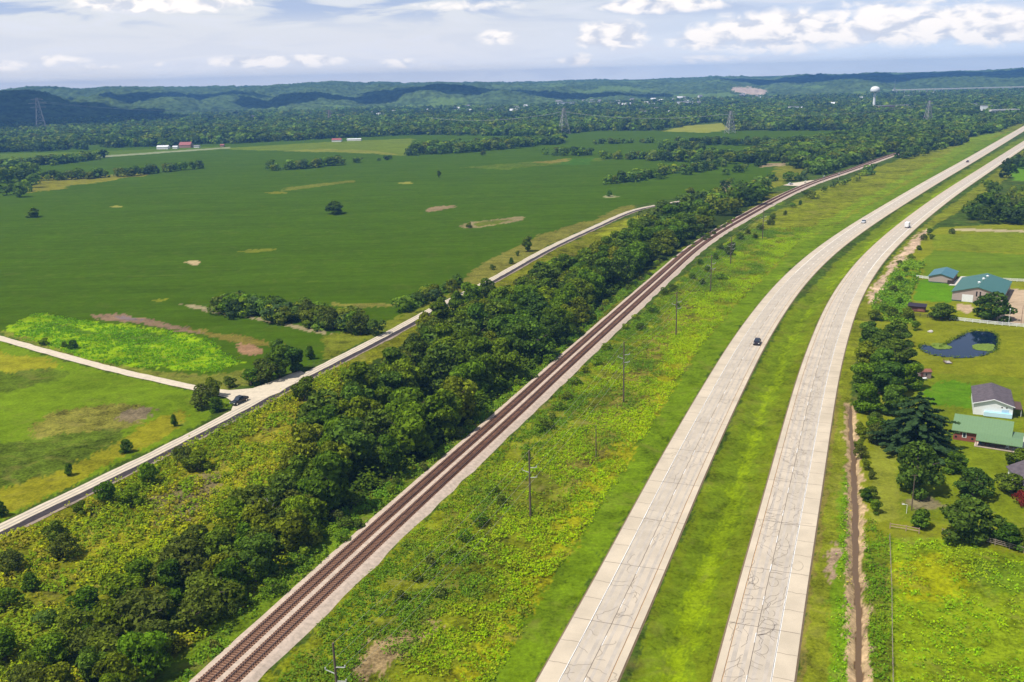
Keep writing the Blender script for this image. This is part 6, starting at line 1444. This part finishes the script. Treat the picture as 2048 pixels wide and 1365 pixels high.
for k_ in range(4):
    mb = MB(); mb.prism([(-4, 0), (4, 0), (4, 4.5), (0, 7), (-4, 4.5)], -5.5, 5.5, 'x', 0); mb.prism([(-4.4, 4.35), (0, 7.1), (4.4, 4.35), (4.4, 4.6), (0, 7.4), (-4.4, 4.6)], -5.8, 5.8, 'x', 1); mb.box(-1, 1, -4.08, -3.9, 0, 2.4, 2); mb.box(-4.5, -3, -4.08, -3.9, 1.2, 2.6, 2); mb.box(3, 4.5, -4.08, -3.9, 1.2, 2.6, 2)
    hp.append([mb.build('house', [mat_h[k_], [gr_m, whr, gr_m, gr_m][k_], darkm]), False])
for (px, py, w_, lab, g_) in TOWN:
    r_ = ray_ground(px, py, 14)
    if r_ is None: continue
    k_ = rt.integers(4); o = hp[k_][0] if not hp[k_][1] else hp[k_][0].copy()
    if hp[k_][1]: COL.objects.link(o)
    hp[k_][1] = True; o.location = r_; s_ = w_ / 11; o.scale = (s_ * 1.3, s_, max(1.3, s_) * 1.25); o.rotation_euler = (0, 0, rt.uniform(-.6, .6)); tag(o, lab, 'house', g_)
# larger blocks
for (px, py, w_, h_, m_, lb) in [(1774, 218, 36, 15, br_m, 'reddish brick block right of the water tower'), (1808, 216, 30, 13, cpale, 'pale flat roofed block right of the reddish one'), (1945, 214, 20, 13, white, 'white building among trees at the upper right'), (1970, 219, 10, 16, white, 'narrow white building at the upper right, right of the larger one'), (1992, 218, 14, 12, white, 'low white building farthest right in the upper woods'), (1848, 187, 50, 9, white, 'long white shed under the viaduct'), (1585, 219, 9, 14, white, 'left one of two tiny white houses beyond the pale field'), (1594, 219, 9, 14, white, 'right one of two tiny white houses beyond the pale field'), (1370, 208, 46, 15, white, 'largest white building of the far town'), (1135, 209, 60, 14, white, 'long white industrial building below the hills'), (1190, 207, 36, 13, white, 'white industrial building right of the longest one'), (490, 236, 50, 10, br_m, 'long brownish building at the foot of the left hills'), (570, 234, 50, 9, wallw, 'long pale building at the foot of the left hills')]:
    r_ = ray_ground(px, py, h_)
    if r_ is None: continue
    t_ = empty('commercial_building', r_, R(rt.uniform(-12, 12)), lb, 'building')
    MB().box(-w_ / 2, w_ / 2, 0, 16, 0, h_).build('wall', m_, t_); MB().box(-w_ / 2 - .4, w_ / 2 + .4, -.4, 16.4, h_ + .003, h_ + .8).build('roof', gr_m, t_)
    mb = MB()
    for k_ in range(int(w_ / 5)): mb.box(-w_ / 2 + 1.5 + k_ * 5, -w_ / 2 + 4 + k_ * 5, -.08, .02, h_ * .5, h_ * .5 + 2)
    mb.build('windows', darkm, t_)
    hp.append([t_, True])

# ================================================================== clouds that shade the hills (real clouds, above the frame)
cloudm = mat('cloud_vapour', (.85, .85, .87), 1.0, var=.02)
def cloud(px, py, r_, wx_, wy_, lab, alt=760, zt=60):
    d_ = Fv * FPX + Rv * (px - W2 / 2) - Uv * (py - H2 / 2); dl = math.hypot(d_.x, d_.y)
    T = Vector((d_.x / dl * r_, d_.y / dl * r_, zt)); C_ = T + sd * ((alt - zt) / sd.z)
    rs_ = np.random.default_rng(int(px + py)); mb = MB(); a_ = math.atan2(d_.x, d_.y)
    for k_ in range(40):
        u_ = rs_.uniform(-1, 1); v_ = rs_.uniform(-1, 1) * math.sqrt(1 - u_ * u_); rad = rs_.uniform(.28, .5) * min(wx_, wy_) * (1.15 - .5 * abs(u_))
        cx_ = u_ * wx_ * .8; cy_ = v_ * wy_ * .75; n1_, n2_ = 12, 7
        vs_ = [(cx_ + rad * math.sin(math.pi * i_ / n2_) * math.cos(2 * math.pi * j_ / n1_), cy_ + rad * math.sin(math.pi * i_ / n2_) * math.sin(2 * math.pi * j_ / n1_), max(-.12 * rad, rad * .55 * math.cos(math.pi * i_ / n2_))) for i_ in range(n2_ + 1) for j_ in range(n1_)]
        mb.add(vs_, [(i_ * n1_ + j_, i_ * n1_ + (j_ + 1) % n1_, (i_ + 1) * n1_ + (j_ + 1) % n1_, (i_ + 1) * n1_ + j_) for i_ in range(n2_) for j_ in range(n1_)])
    o_ = mb.build('cloud', cloudm, smooth=True); o_.location = C_; o_.rotation_euler = (0, 0, -a_); tag(o_, lab, 'cloud')
cloud(40, 205, 3050, 470, 520, 'white cumulus cloud high above the left end of the hills')
cloud(330, 180, 4300, 450, 300, 'white cumulus cloud high above the hills, second from the left')
cloud(640, 200, 3650, 300, 400, 'white cumulus cloud high above the hills left of centre')
cloud(890, 185, 3950, 480, 560, 'white cumulus cloud high above the central hill')
cloud(1190, 203, 3750, 300, 240, 'white cumulus cloud high above the far town')
cloud(1650, 170, 5200, 500, 500, 'white cumulus cloud high above the hills behind the quarry')
cloud(1950, 165, 5600, 700, 600, 'white cumulus cloud high above the right end of the hills')

# ================================================================== haze
HZ = 0.00012
def build_haze():
    mb = MB(); mb.box(-7600, 7600, -300, 7300, -8, 150)
    m = bpy.data.materials.new('haze'); m.use_nodes = True; n = NT(m.node_tree); n.n.clear()
    o_ = n.node('ShaderNodeOutputMaterial'); pv = n.node('ShaderNodeVolumePrincipled')
    pv.inputs['Color'].default_value = (.20, .48, 1.0, 1); pv.inputs['Density'].default_value = HZ; pv.inputs['Anisotropy'].default_value = .0
    n.l.new(pv.outputs[0], o_.inputs['Volume'])
    o = mb.build('haze', m); tag(o, 'thin blue haze over the valley', 'haze', kind='stuff')
build_haze()
